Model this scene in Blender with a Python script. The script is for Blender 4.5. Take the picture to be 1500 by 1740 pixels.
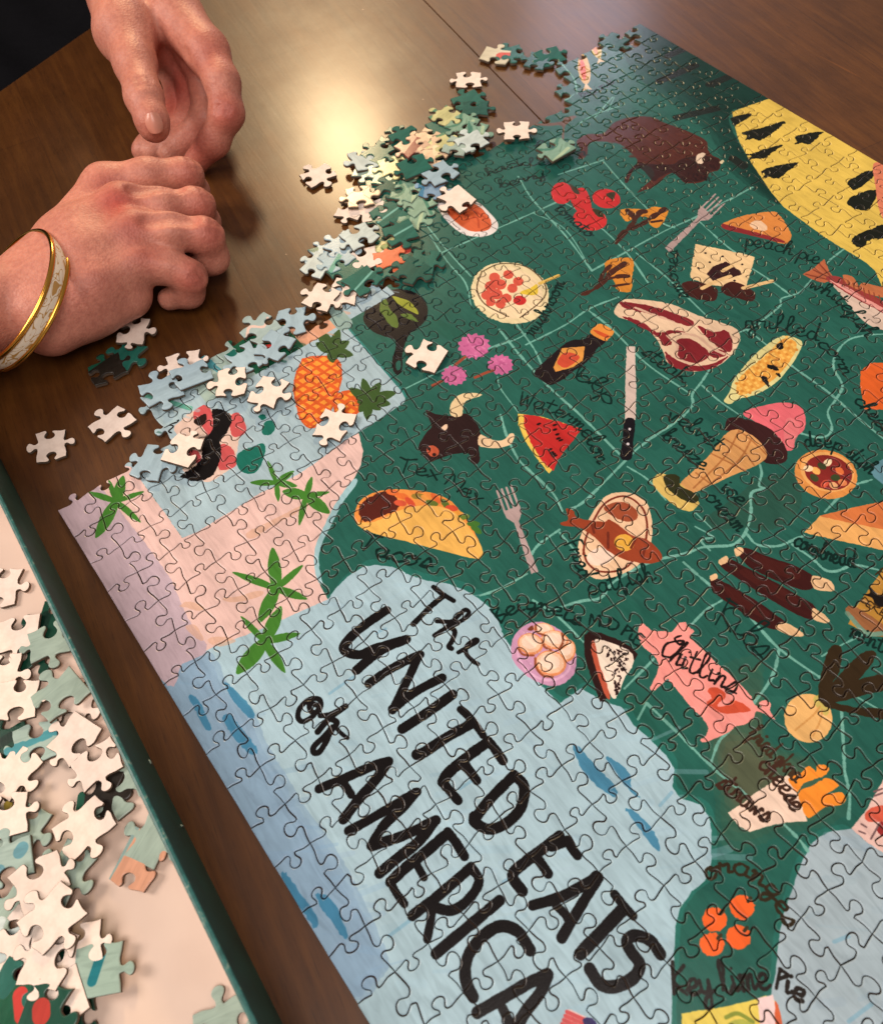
import bpy, math, random, colorsys
import numpy as np
from mathutils import Vector, Matrix
from mathutils.geometry import tessellate_polygon

random.seed(7); rng = np.random.default_rng(7)
scn = bpy.context.scene
for o in list(bpy.data.objects): bpy.data.objects.remove(o)

# ------------------------------------------------------------------ camera
R = np.array([[0.6038921712558412, 0.7950899572358762, -0.05609104561834122],
              [0.6671165793404659, -0.5426951496101965, -0.5103307203751728],
              [-0.4361991690328879, 0.2707654603013827, -0.8581470447672697]])
T = .002                                    # puzzle thickness
CAM = np.array([0.27913165, 0.03880261, 0.34668295 + T])
F = 1419.93; CX, CY = 750., 870.
cd = bpy.data.cameras.new('camera'); cam = bpy.data.objects.new('camera', cd)
scn.collection.objects.link(cam); scn.camera = cam
M3 = Matrix((R[0], -R[1], -R[2])).transposed()
cam.matrix_world = Matrix.Translation(Vector(CAM)) @ M3.to_4x4()
cd.sensor_fit = 'VERTICAL'; cd.sensor_height = 36.; cd.lens = F/1740*36
cd.clip_start = .01; cd.clip_end = 20
cd.dof.use_dof = True; cd.dof.focus_distance = .42; cd.dof.aperture_fstop = 15

def gp(px, py, z=0.):
    """point of the world at height z that stands at pixel (px, py) of the 1500x1740 photograph"""
    d = R.T @ np.array([(px-CX)/F, (py-CY)/F, 1.]); l = (z-CAM[2])/d[2]
    return CAM + l*d
def gps(P, z=T):
    P = np.asarray(P, float); d = np.c_[(P[:, 0]-CX)/F, (P[:, 1]-CY)/F, np.ones(len(P))] @ R
    return CAM[:2] + d[:, :2]*((z-CAM[2])/d[:, 2])[:, None]
def proj(X):
    q = (np.atleast_2d(X)-CAM) @ R.T
    return q[:, :2]/q[:, 2:]*F + [CX, CY]

# ------------------------------------------------------------------ light
w = bpy.data.worlds.new('World'); scn.world = w; w.use_nodes = True
bg = w.node_tree.nodes['Background']; bg.inputs[0].default_value = (1., .90, .84, 1); bg.inputs[1].default_value = .24
def area(name, pos, target, sx, sy, power, col, shape='RECTANGLE'):
    l = bpy.data.lights.new(name, 'AREA'); l.shape = shape; l.size = sx; l.size_y = sy; l.energy = power; l.color = col
    o = bpy.data.objects.new(name, l); scn.collection.objects.link(o); o.location = pos
    o.rotation_euler = (Vector(target)-Vector(pos)).to_track_quat('-Z', 'Y').to_euler(); return o
g0 = gp(585, 272, 0); g1 = gp(960, 20, 0)
area('ceiling_lamp', g0 + np.array([-.7264, .3824, .5710])*1.6, g0, .20, .20, 15, (1., .72, .40), 'DISK')
area('window_light', g1 + np.array([-.6122, .6199, .4908])*2.4, (0, .2, 0), .34, .3, 5., (.86, .80, 1.))
area('room_light', (-.75, -.95, 1.25), (.05, .1, 0), .7, .7, 26, (1., .85, .75))
area('fill_lamp', (.75, -.15, 1.5), (.1, .15, 0), .9, .9, 17, (1., .88, .82))
scn.view_settings.view_transform = 'Standard'; scn.view_settings.look = 'None'
scn.view_settings.exposure = 0.; scn.view_settings.gamma = 1.
scn.render.resolution_x = 882; scn.render.resolution_y = 1024
scn.render.engine = 'CYCLES'

# ------------------------------------------------------------------ helpers
def lin(c):
    c = np.asarray(c, float)/255.; return np.where(c <= .04045, c/12.92, ((c+.055)/1.055)**2.4)
def mat(name, base=None, rough=.5, **kw):
    m = bpy.data.materials.new(name); m.use_nodes = True; nt = m.node_tree
    b = nt.nodes['Principled BSDF']; b.inputs['Roughness'].default_value = rough
    if base is not None: b.inputs['Base Color'].default_value = (*base, 1)
    for k, v in kw.items(): b.inputs[k.replace('_', ' ')].default_value = v
    return m, nt, b
def N(nt, t, **kw):
    n = nt.nodes.new(t)
    for k, v in kw.items():
        if k in n.inputs: n.inputs[k].default_value = v
        else: setattr(n, k, v)
    return n
def mixc(nt, a, b, f, mode='MIX'):
    n = nt.nodes.new('ShaderNodeMix'); n.data_type = 'RGBA'; n.blend_type = mode
    for s, v in ((0, f), (6, a), (7, b)):
        if isinstance(v, (int, float)): n.inputs[s].default_value = v
        elif isinstance(v, (tuple, list, np.ndarray)): n.inputs[s].default_value = (*v[:3], 1)
        else: nt.links.new(v, n.inputs[s])
    return n.outputs[2]
def ramp(nt, src, stops):
    n = nt.nodes.new('ShaderNodeValToRGB'); nt.links.new(src, n.inputs[0]); e = n.color_ramp.elements
    while len(e) < len(stops): e.new(.5)
    for k, (p, c) in enumerate(stops):
        e[k].position = p; e[k].color = (*c, 1) if not isinstance(c, (int, float)) else (c, c, c, 1)
    return n.outputs[0]
def bump(nt, b, h, strength=.2, dist=.001):
    n = nt.nodes.new('ShaderNodeBump'); n.inputs['Strength'].default_value = strength; n.inputs['Distance'].default_value = dist
    nt.links.new(h, n.inputs['Height']); nt.links.new(n.outputs[0], b.inputs['Normal']); return n
def obj(name, me, parent=None, mats=()):
    o = bpy.data.objects.new(name, me); scn.collection.objects.link(o)
    if parent is not None: o.parent = parent
    for m in mats: me.materials.append(m)
    return o
def mesh(name, V, Fc, mi=None, smooth=False):
    me = bpy.data.meshes.new(name); me.from_pydata([tuple(map(float, v)) for v in V], [], [tuple(map(int, f)) for f in Fc])
    if mi is not None: me.polygons.foreach_set('material_index', mi)
    if smooth: me.polygons.foreach_set('use_smooth', [True]*len(me.polygons))
    me.update(); return me
def thing(name, label, cat, loc=(0, 0, 0), group=None):
    o = bpy.data.objects.new(name, None); scn.collection.objects.link(o); o.location = loc
    o.empty_display_size = .02; return tag(o, label, cat, group)
def tag(o, label, cat, group=None):
    o['label'] = label; o['category'] = cat
    if group: o['group'] = group
    return o
def catmull(P, n=6, closed=False):
    P = np.asarray(P, float)
    if len(P) < 3: return P
    Q = np.r_[P[-1:], P, P[:2]] if closed else np.r_[2*P[:1]-P[1:2], P, 2*P[-1:]-P[-2:-1]]
    t = np.linspace(0, 1, n, endpoint=False)[:, None]; out = []
    for k in range(len(Q)-3):
        a, b, c, d = Q[k:k+4]
        out.append(.5*((2*b)+(-a+c)*t+(2*a-5*b+4*c-d)*t**2+(-a+3*b-3*c+d)*t**3))
    out = np.concatenate(out)
    return out if closed else np.r_[out, P[-1:]]

def inside(P, p):
    a, b = P, np.roll(P, -1, 0); m = (a[:, 1] > p[1]) != (b[:, 1] > p[1]); a, b = a[m], b[m]
    return (np.sum(a[:, 0]+(p[1]-a[:, 1])/(b[:, 1]-a[:, 1])*(b[:, 0]-a[:, 0]) > p[0]) % 2) == 1

# ------------------------------------------------------------------ printed artwork (painted onto an in-memory raster, plane coordinates)
AX0, AX1, AY0, AY1 = -.156, .390, -.004, .514
SS = .000115                                   # metres per raster cell before halving
GW = int((AX1-AX0)/SS)//2*2; GH = int((AY1-AY0)/SS)//2*2
ART = np.zeros((GH, GW, 3), np.uint8)
def rc(P): P = np.asarray(P); return np.c_[(P[:, 0]-AX0)/SS, (P[:, 1]-AY0)/SS]
def Z(ox, oy, s, pts): return [(ox+x/s, oy+y/s) for x, y in pts]
def put(y, a, b, col, al):
    a = max(0, int(a)); b = min(GW, int(b)+1)
    if b <= a: return
    if al >= 1: ART[y, a:b] = col
    else: ART[y, a:b] = (ART[y, a:b]*(1-al) + np.asarray(col)*al).astype(np.uint8)
def fill(Q, col, al=1.):
    """scanline fill, Q in raster cells"""
    y0 = max(0, int(math.ceil(Q[:, 1].min()))); y1 = min(GH-1, int(Q[:, 1].max()))
    if y1 < y0: return
    A = Q; B = np.roll(Q, -1, 0); ys = np.arange(y0, y1+1)+.5
    for y in ys:
        m = (A[:, 1] <= y) != (B[:, 1] <= y)
        if not m.any(): continue
        a, b = A[m], B[m]
        xs = np.sort(a[:, 0]+(y-a[:, 1])/(b[:, 1]-a[:, 1])*(b[:, 0]-a[:, 0]))
        for k in range(0, len(xs)-1, 2): put(int(y), xs[k], xs[k+1], col, al)
def poly(pts, col, smooth=True, al=1., rough=.25, world=False):
    P = np.asarray(pts, float) if world else gps(pts)
    if smooth: P = catmull(P, 6, True)
    Q = rc(P)
    # subdivide and roughen the outline a little, like a dry brush edge
    if rough:
        out = []
        for k in range(len(Q)):
            a, b = Q[k], Q[(k+1) % len(Q)]; n = max(1, int(np.hypot(*(b-a))/9))
            out.append(a+(b-a)*np.linspace(0, 1, n, endpoint=False)[:, None])
        Q = np.concatenate(out); Q = Q + rng.normal(0, rough*3.2, Q.shape)
    fill(Q, col, al)
def stroke(pts, wmm, col, smooth=True, al=1., world=False, taper=False, rough=0.):
    P = np.asarray(pts, float) if world else gps(pts)
    if smooth and len(P) > 2: P = catmull(P, 5)
    Q = rc(P); n = len(Q)-1
    for k in range(n):
        a, b = Q[k], Q[k+1]; r = wmm*.0005/SS
        if taper: r *= .55+.9*math.sin(math.pi*min(1, max(.08, (k+.5)/n)))*.6
        if rough: r *= 1+random.uniform(-rough, rough)
        x0, x1 = int(min(a[0], b[0])-r-1), int(max(a[0], b[0])+r+2); y0, y1 = int(min(a[1], b[1])-r-1), int(max(a[1], b[1])+r+2)
        x0, y0 = max(0, x0), max(0, y0); x1, y1 = min(GW, x1), min(GH, y1)
        if x1 <= x0 or y1 <= y0: continue
        X, Y = np.meshgrid(np.arange(x0, x1)+.5, np.arange(y0, y1)+.5)
        d = b-a; L = max(1e-9, d@d); t = np.clip(((X-a[0])*d[0]+(Y-a[1])*d[1])/L, 0, 1)
        m = (X-a[0]-t*d[0])**2+(Y-a[1]-t*d[1])**2 <= r*r
        if al >= 1: ART[y0:y1, x0:x1][m] = col
        else: ART[y0:y1, x0:x1][m] = (ART[y0:y1, x0:x1][m]*(1-al)+np.asarray(col)*al).astype(np.uint8)
def ell(cx, cy, rx, ry, ang, col, al=1., rough=.2):
    t = np.linspace(0, 2*math.pi, 28, endpoint=False); c, s = math.cos(math.radians(ang)), math.sin(math.radians(ang))
    x, y = rx*np.cos(t), ry*np.sin(t)
    poly(np.c_[cx+x*c+y*s, cy-x*s+y*c], col, smooth=False, al=al, rough=rough)

GREEN, GREEN2, DGREEN = (38, 92, 80), (42, 110, 98), (18, 52, 44)
SEA, SEA2, BAND, BLUE = (164, 189, 198), (161, 176, 183), (130, 156, 180), (50, 116, 150)
PINKL, LILAC, INK, INKG = (222, 184, 174), (186, 162, 170), (22, 18, 18), (13, 38, 33)
LINE, YEL, CREAM, BLACK = (116, 172, 156), (226, 190, 88), (236, 206, 164), (24, 20, 20)
ORNG, RED, BRN, DBRN, ROSE, LEAF = (232, 120, 48), (196, 48, 46), (84, 40, 30), (48, 26, 24), (240, 150, 142), (66, 120, 44)
ART[:] = GREEN
# painterly patches in the green land
for k in range(260):
    x, y = rng.uniform(AX0, AX1), rng.uniform(AY0, AY1); a = rng.normal(.5, .25); L = rng.uniform(.008, .045)
    c = np.clip(np.array(GREEN)+rng.normal(0, 5)+np.array([0, rng.normal(0, 2), 0]), 0, 255).astype(int)
    stroke([(x, y), (x+L*math.cos(a), y+L*math.sin(a))], rng.uniform(2, 9), tuple(int(v) for v in c), world=True, al=.45)
for P in (Z(1200, 720, 5, [(420, 480), (700, 430), (800, 600), (760, 760), (560, 900), (320, 880), (60, 900), (0, 800), (250, 620)]),):
    poly(P, (46, 78, 64), al=.6)
for q in range(5): poly(np.array([(1200, 1150), (1290, 1120), (1300, 1250), (1400, 1300), (1440, 1380), (1330, 1420), (1230, 1440), (1210, 1330), (1190, 1250)])*(1-.1*q)+np.array([1290, 1300])*.1*q, (92, 96, 70), al=.13, rough=.8)
for q in range(4): poly(np.array([(1220, 1240), (1290, 1260), (1330, 1330), (1260, 1390), (1215, 1320)])*(1-.15*q)+np.array([1265, 1310])*.15*q, (112, 96, 70), al=.16, rough=.8)
# dark northern forest
for q in range(5): poly([(1100+q*9, 30), (1330, 170), (1243, 187), (1252, 240), (1325, 348), (1240+q*6, 292-q*4), (1205+q*8, 230-q*5), (1160+q*9, 190-q*7), (1110+q*11, 155-q*8), (1075+q*13, 120-q*8), (1060+q*15, 80-q*2)], DGREEN, al=.38, rough=.8)
for a, b in (((1120, 138), (1180, 112)), ((1205, 144), (1240, 130)), ((1135, 95), (1165, 82)), ((1150, 200), (1215, 185)), ((1245, 270), (1262, 282))):
    stroke([a, b], 6, (34, 30, 26), al=.75)
# seas
coast = [(270, 1152), (310, 1128), (350, 1105), (367, 1097), (433, 1073), (483, 1051), (523, 1033), (557, 1018), (570, 1000), (590, 980), (617, 963),
         (637, 960), (667, 963), (697, 977), (727, 987), (760, 992), (790, 1003), (813, 1017), (833, 1033), (847, 1057), (855, 1080), (867, 1097),
         (890, 1135), (917, 1163), (950, 1195), (987, 1169), (1023, 1191), (1056, 1202), (1075, 1231), (1100, 1252), (1130, 1283), (1144, 1305),
         (1141, 1338), (1155, 1356), (1188, 1367), (1203, 1386), (1207, 1411), (1207, 1466), (1196, 1496), (1174, 1514), (1155, 1540), (1146, 1573),
         (1144, 1617), (1141, 1679), (1139, 1740), (1150, 1860), (650, 1860), (440, 1500)]
poly([(x+6, y-10) if k < 36 else (x+9, y) for k, (x, y) in enumerate(coast)], GREEN2, al=.8)
poly(coast, SEA, smooth=False)
eco = [(1510, 1452), (1474, 1433), (1445, 1408), (1410, 1412), (1390, 1422), (1375, 1437), (1364, 1459), (1353, 1485), (1346, 1507), (1331, 1551), (1324, 1580),
       (1320, 1617), (1317, 1653), (1309, 1686), (1300, 1740), (1300, 1860), (1700, 1860), (1700, 1400)]
poly([(x-9, y-6) for x, y in eco], GREEN2, al=.7); poly(eco, SEA2, smooth=False)
poly([(345, 1108), (372, 1126), (384, 1156), (434, 1216), (452, 1262), (495, 1330), (518, 1370), (550, 1412), (590, 1475), (623, 1540), (645, 1590), (660, 1633), (647, 1662),
      (603, 1697), (500, 1600), (330, 1300), (262, 1160)], BAND, rough=.5, al=.6)
for dx in (10, 20):
    poly([(x-dx, y+dx*.4) for x, y in ((345, 1108), (372, 1126), (384, 1156), (434, 1216), (452, 1262), (495, 1330), (518, 1370), (550, 1412), (590, 1475), (623, 1540), (645, 1590), (660, 1633), (647, 1662))]+[(596, 1690), (500, 1600), (330, 1300), (262, 1160)], BAND, rough=.8, al=.5)
for k in range(500):                              # short pale brush marks in the seas
    x, y = rng.uniform(0, .39), rng.uniform(0, .2); a = rng.normal(1.0, .2); L = rng.uniform(.003, .018); q = rc([(x, y)])[0].astype(int)
    if not (0 <= q[0] < GW and 0 <= q[1] < GH) or ART[q[1], q[0], 0] < 120: continue
    c = ART[q[1], q[0]].astype(int)+int(rng.normal(0, 7))+np.array([-3, 0, 3])*int(rng.uniform(0, 3))
    stroke([(x, y), (x+L*math.cos(a), y+L*math.sin(a))], rng.uniform(.5, 3.2), tuple(int(v) for v in np.clip(c, 0, 255)), world=True, al=.3)
for P in (Z(280, 1000, 5, [(205, 920), (240, 905), (300, 970), (340, 1060), (395, 1190), (350, 1200), (300, 1120), (260, 1030)]),
          Z(280, 1000, 5, [(500, 790), (560, 830), (640, 900), (740, 1010), (760, 1090), (720, 1100), (640, 1020), (560, 910)]),
          Z(280, 1000, 5, [(490, 1100), (550, 1060), (600, 1120), (660, 1200), (740, 1300), (790, 1380), (740, 1410), (690, 1380), (600, 1280), (540, 1200)]),
          Z(450, 1250, 3, [(80, 710), (110, 700), (180, 800), (270, 930), (250, 980), (200, 900), (140, 830)]),
          Z(450, 1250, 3, [(260, 810), (310, 810), (370, 880), (420, 1010), (400, 1030), (340, 950), (290, 880)]),
          Z(950, 1250, 2.727, [(60, 50), (80, 45), (160, 130), (260, 240), (250, 280), (170, 230), (100, 150)]),
          Z(950, 1250, 2.727, [(215, 100), (250, 110), (320, 170), (330, 230), (370, 285), (330, 260), (270, 180)]),
          Z(950, 1250, 2.727, [(305, 345), (330, 340), (400, 400), (450, 470), (465, 530), (430, 510), (370, 430)])):
    poly(P, BLUE, al=.8, rough=.5)
for a, b in (((855, 1498), (880, 1485)), ((1120, 1368), (1140, 1346)), ((560, 1178), (600, 1150)), ((660, 1590), (700, 1560)), ((780, 1340), (810, 1320)), ((1415, 1600), (1440, 1590)), ((1440, 1735), (1480, 1705)), ((640, 1075), (655, 1068))):
    stroke([a, b], 1.3, (110, 160, 184), al=.5)
# pink land in the south and its lilac edge
poly([(120, 905), (100, 850), (150, 790), (223, 770), (223, 793), (277, 867), (310, 914), (333, 905), (390, 870), (443, 837), (500, 810), (545, 780), (583, 750), (609, 735), (617, 767),
      (613, 790), (597, 822), (573, 853), (550, 897), (537, 930), (535, 960), (540, 987), (557, 1018), (523, 1033), (483, 1051), (433, 1073), (367, 1097), (310, 1127), (270, 1152)], PINKL, smooth=False)
poly([(600, 815), (606, 822), (583, 853), (560, 897), (545, 930), (542, 960), (548, 990), (540, 987), (534, 960), (536, 930), (549, 897), (572, 853)], (150, 185, 190))
poly([(80, 850), (150, 818), (190, 850), (213, 880), (247, 923), (283, 973), (297, 997), (320, 1050), (352, 1102), (310, 1128), (270, 1152), (90, 920)], LILAC, rough=.4)
for P in (Z(280, 1000, 5, [(130, 150), (200, 110), (330, 150), (300, 190), (180, 160)]), Z(280, 1000, 5, [(500, 80), (620, 70), (740, 30), (830, 20), (820, 60), (650, 110), (520, 110)]),
          Z(280, 1000, 5, [(180, 320), (260, 310), (330, 420), (300, 440), (210, 370)]), Z(280, 1000, 5, [(370, 430), (450, 410), (560, 420), (600, 450), (480, 490), (390, 470)]),
          [(420, 905), (470, 880), (530, 850), (520, 862), (460, 895), (430, 915)]):
    poly(P, (208, 160, 130), al=.6)
# inset map panels
poly([(200, 790), (215, 765), (250, 700), (230, 650), (300, 560), (460, 500), (565, 520), (567, 527), (597, 563), (637, 610), (680, 660), (689, 673), (687, 684), (637, 717), (609, 735),
      (583, 750), (545, 780), (500, 810), (443, 837), (390, 870), (333, 905), (310, 914), (277, 867), (223, 793)], (164, 184, 190), smooth=False)
stroke([(567, 527), (597, 563), (637, 610), (680, 660), (689, 674)], 1.2, (44, 120, 112))
# agave leaves
def leaf(a, b, wpx, col=LEAF):
    a, b = np.array(a, float), np.array(b, float); d = b-a; n = np.array([-d[1], d[0]])/np.hypot(*d)
    poly([a-n*wpx*.25, a+d*.35-n*wpx*.5, a+d*.7-n*wpx*.42, b, a+d*.7+n*wpx*.42, a+d*.35+n*wpx*.5, a+n*wpx*.25], col, rough=.15)
for c, tips in (((198, 852), [((210, 808), 18), ((245, 835), 8), ((240, 888), 11), ((163, 914), 20), ((150, 836), 10), ((185, 815), 9)]),
                ((470, 1000), [((463, 930), 22), ((515, 960), 11), ((395, 972), 12), ((522, 1018), 14), ((440, 1058), 22)]),
                ((450, 1090), [((478, 1030), 22), ((409, 1047), 11), ((510, 1076), 13), ((485, 1143), 16), ((402, 1145), 26)]),
                ((470, 820), [((455, 783), 8), ((425, 820), 10), ((500, 800), 10), ((505, 826), 11), ((473, 852), 9)]),
                ((520, 842), [((480, 835), 18), ((530, 810), 10), ((560, 836), 8), ((560, 872), 20), ((508, 893), 10)])):
    for t, wd in tips: leaf(c, t, wd)
# yellow northern land, its fir trees
poly([(1243, 190), (1306, 168), (1340, 130), (1700, 300), (1700, 560), (1503, 500), (1495, 482), (1486, 461), (1471, 447), (1450, 434), (1420, 416), (1390, 396), (1360, 374), (1330, 352),
      (1310, 328), (1290, 298), (1270, 268), (1254, 238), (1248, 216)], YEL, smooth=False)
for P in ([(460, 250), (600, 215), (630, 225), (600, 255), (540, 290), (490, 320), (480, 300)], [(555, 375), (700, 340), (880, 285), (915, 290), (890, 320), (780, 400), (700, 445), (650, 430), (580, 445), (590, 410)],
          [(580, 560), (620, 560), (700, 530), (890, 480), (800, 550), (740, 595), (660, 600), (610, 605), (625, 580)], [(715, 710), (760, 680), (880, 650), (1010, 632), (1020, 640), (920, 720), (850, 770), (780, 755), (720, 760), (745, 735)],
          [(1000, 410), (1100, 385), (1225, 370), (1220, 390), (1125, 475), (1050, 465), (1000, 480), (1015, 450)]):
    poly(Z(1150, 150, 5, P), (26, 28, 20), rough=.7)
for P in ([(1335, 840), (1420, 795), (1475, 790), (1440, 830), (1370, 880), (1345, 865)], [(1330, 935), (1380, 900), (1450, 880), (1475, 890), (1450, 940), (1415, 975), (1350, 960)],
          [(1360, 1100), (1420, 1070), (1520, 1040), (1520, 1100), (1440, 1110), (1400, 1145), (1360, 1135)]):
    poly(Z(950, 0, 2.727, P), (26, 28, 20), rough=.7)
poly([(1486, 276), (1540, 300), (1560, 420), (1500, 372), (1486, 315)], (222, 128, 96))
poly([(1545, 830), (1480, 805), (1500, 780), (1560, 780)], (96, 140, 152)); poly([(1484, 800), (1520, 790), (1520, 830), (1488, 815)], (96, 140, 152))
# state lines
for L, wd in (([(720, 443), (760, 425), (830, 395), (905, 362), (975, 330)], 1.5), ([(730, 400), (760, 445), (790, 480), (800, 520)], 1.3), ([(722, 380), (765, 432), (800, 470)], 1.2),
              ([(848, 560), (880, 600), (930, 655), (990, 710), (1055, 775)], 1.7), ([(868, 540), (905, 590), (920, 620)], 1.3), ([(893, 586), (960, 552), (1000, 525), (1050, 505)], 1.5),
              ([(840, 590), (880, 575), (900, 562)], 1.1), ([(690, 660), (760, 625), (800, 605), (860, 580)], 1.4), ([(1000, 528), (1040, 560), (1100, 620), (1170, 668)], 1.7),
              ([(950, 340), (1000, 370), (1060, 425), (1100, 480)], 1.4), ([(880, 300), (905, 340), (960, 400), (1005, 460)], 1.5), ([(905, 362), (960, 390), (1005, 460)], .9),
              ([(1005, 460), (1060, 430), (1130, 392), (1190, 365), (1278, 318)], 1.5), ([(1025, 275), (1065, 320), (1120, 375), (1145, 387)], 1.3), ([(948, 297), (985, 285), (1025, 272)], 1.2),
              ([(1080, 430), (1130, 470), (1200, 537)], 1.3), ([(1180, 370), (1230, 415), (1250, 430)], 1.3), ([(1278, 457), (1310, 478), (1340, 500)], 1.5),
              ([(1432, 424), (1405, 445), (1380, 472), (1360, 495), (1343, 502), (1326, 508), (1324, 520), (1300, 540), (1280, 555), (1252, 565)], 1.4),
              ([(1268, 560), (1300, 585), (1345, 622), (1408, 668), (1450, 705), (1500, 745)], 1.5), ([(1208, 622), (1190, 650), (1175, 670), (1175, 690), (1150, 715), (1120, 735), (1080, 765), (1000, 845), (965, 868)], 1.7),
              ([(1192, 655), (1220, 680), (1260, 708)], 1.3), ([(1500, 568), (1470, 570), (1440, 578), (1420, 600), (1415, 625), (1430, 655), (1418, 680), (1405, 700), (1412, 725), (1405, 740), (1385, 743), (1355, 735)], 1.6),
              ([(1290, 790), (1293, 805), (1288, 825), (1297, 830), (1275, 838), (1275, 870), (1265, 905), (1245, 925), (1215, 928), (1190, 930), (1165, 940), (1120, 950), (1080, 965), (1040, 990), (1020, 1015), (985, 1022), (940, 1035)], 1.8),
              ([(1268, 908), (1285, 925), (1320, 928), (1345, 918), (1365, 910)], 1.7), ([(1345, 925), (1380, 950), (1400, 968), (1420, 970), (1450, 960), (1490, 968)], 1.6),
              ([(1160, 955), (1200, 990), (1260, 1035), (1320, 1100), (1390, 1150), (1420, 1170)], 1.7), ([(1225, 1020), (1200, 1035), (1175, 1060)], 1.3),
              ([(880, 700), (850, 660), (845, 640)], .9), ([(850, 705), (860, 740), (880, 780), (905, 805), (940, 840), (955, 868)], 1.7),
              ([(815, 1012), (850, 1000), (895, 975)], 1.6), ([(900, 945), (915, 925), (950, 900)], 1.7), ([(950, 905), (980, 940)], 1.4), ([(905, 1020), (950, 1050), (990, 1090), (1000, 1100)], 1.3),
              ([(1060, 1170), (1090, 1140), (1110, 1120)], 1.4), ([(1322, 1105), (1310, 1150), (1275, 1200)], 1.8), ([(1098, 1195), (1140, 1235), (1200, 1295), (1260, 1345), (1300, 1380)], 1.8),
              ([(1240, 1240), (1220, 1260), (1205, 1300)], 1.5), ([(1097, 1195), (1083, 1222)], 1.4), ([(1428, 1205), (1432, 1270), (1434, 1310), (1442, 1350), (1440, 1390)], 1.6),
              ([(1330, 1400), (1355, 1425), (1370, 1445)], 1.6), ([(1395, 1115), (1440, 1090), (1500, 1060)], 1.0), ([(1430, 1170), (1500, 1210)], 1.2), ([(1430, 1260), (1500, 1265)], .01),
              ([(1180, 895), (1210, 912), (1190, 918), (1205, 935)], 1.3), ([(1065, 793), (1100, 815), (1130, 850)], 1.2), ([(1180, 870), (1210, 900)], 1.3), ([(1480, 815), (1440, 830), (1400, 870)], 1.5),
              ([(955, 110), (975, 135), (980, 160)], 1.3), ([(975, 215), (1010, 195), (1060, 178)], 1.2), ([(935, 172), (960, 170), (975, 160)], 1.1), ([(1010, 200), (1040, 165)], 1.), ([(1043, 165), (1032, 190)], 1.)):
    if wd > .1: stroke(L, wd*.74, LINE, al=.9, rough=.3)

# ---- painted foods, top to bottom
def fish(c, ang, L, body, belly):
    ell(c[0], c[1], L*.5, L*.2, ang, body); ell(c[0]-2, c[1]+1, L*.34, L*.09, ang, belly)
    u = np.array([math.cos(math.radians(ang)), -math.sin(math.radians(ang))]); t = np.array(c)-u*L*.45; n = np.array([-u[1], u[0]])
    poly([t, t-u*L*.25+n*L*.16, t-u*L*.2, t-u*L*.25-n*L*.16], (222, 190, 150), smooth=False)
fish((1011, 78), 108, 44, (206, 180, 110), (214, 140, 100)); fish((992, 118), 98, 52, (214, 170, 110), (212, 96, 70))
Hh = lambda p: Z(900, 200, 4.1667, p)
poly(Hh([(330, 170), (400, 120), (520, 110), (590, 40), (700, 0), (850, -5), (960, 40), (1100, 90), (1240, 160), (1260, 230), (1290, 270), (1345, 300), (1335, 370), (1270, 390), (1230, 450), (1110, 465), (1060, 430), (1010, 390),
          (930, 440), (870, 490), (790, 520), (760, 530), (800, 490), (860, 440), (880, 400), (850, 350), (770, 340), (720, 390), (690, 460), (670, 450), (700, 380), (760, 310), (700, 240), (640, 190), (520, 170), (420, 180), (400, 270), (340, 290), (360, 230)]), (82, 40, 30))
poly(Hh([(850, 330), (1010, 330), (1060, 300), (1180, 270), (1290, 280), (1340, 310), (1330, 370), (1270, 380), (1230, 440), (1110, 460), (1060, 430), (1000, 390), (920, 420), (870, 450), (780, 360), (700, 400), (690, 460), (670, 440), (710, 370), (770, 320)]), DBRN, al=.8)
for k in range(70):
    x, y = rng.uniform(560, 1230), rng.uniform(40, 300)
    if y < 40+abs(x-800)*.16 or y > 330-(x < 700)*80: continue
    stroke(Hh([(x, y), (x+rng.uniform(10, 34), y+rng.uniform(-4, 16))]), rng.uniform(.8, 2.2), [(66, 30, 24), (98, 50, 38), (74, 34, 26)][k % 3], al=.6)
for k in range(40):
    x, y = rng.uniform(1060, 1300), rng.uniform(310, 430); stroke(Hh([(x, y), (x+rng.uniform(-6, 14), y+rng.uniform(8, 26))]), rng.uniform(.7, 1.6), [(36, 20, 20), (64, 34, 30)][k % 2], al=.6)
poly(Hh([(1175, 310), (1180, 270), (1215, 250), (1240, 260), (1215, 290), (1225, 320), (1200, 328)]), (222, 196, 170)); poly(Hh([(1340, 320), (1360, 300), (1372, 310), (1355, 328)]), (220, 200, 160))
poly(Hh([(0, 50), (120, 40), (220, 30), (250, 0), (330, -10), (250, 60), (240, 150), (225, 150), (225, 60), (120, 60)]), (120, 70, 50), al=.8)
for c in ((225, 535, 75, 78), (540, 575, 100, 68), (425, 720, 120, 78)): ell(900+c[0]/4.1667, 200+c[1]/4.1667, c[2]/4.1667, c[3]/4.1667, -8, (196, 44, 44))
poly(Hh([(280, 540), (380, 500), (430, 600), (420, 700), (330, 660)]), (196, 44, 44))
for p in ([(280, 470), (330, 500), (350, 540), (310, 530)], [(540, 540), (600, 530), (590, 580), (560, 570)], [(440, 650), (500, 660), (520, 700), (480, 700)]): poly(Hh(p), (58, 52, 30))
poly(Hh([(640, 660), (700, 645), (820, 650), (870, 632), (960, 645), (975, 670), (940, 740), (900, 780), (850, 760), (830, 710), (760, 700), (690, 735), (650, 700)]), (214, 136, 48), rough=.5)
for s in ([(610, 890), (650, 830), (700, 780), (740, 720), (690, 660)], [(700, 790), (800, 750), (870, 700), (950, 650)], [(740, 720), (780, 670), (810, 665)], [(860, 740), (930, 730)]): stroke(Hh(s), 3., (70, 38, 28), rough=.4)
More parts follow.
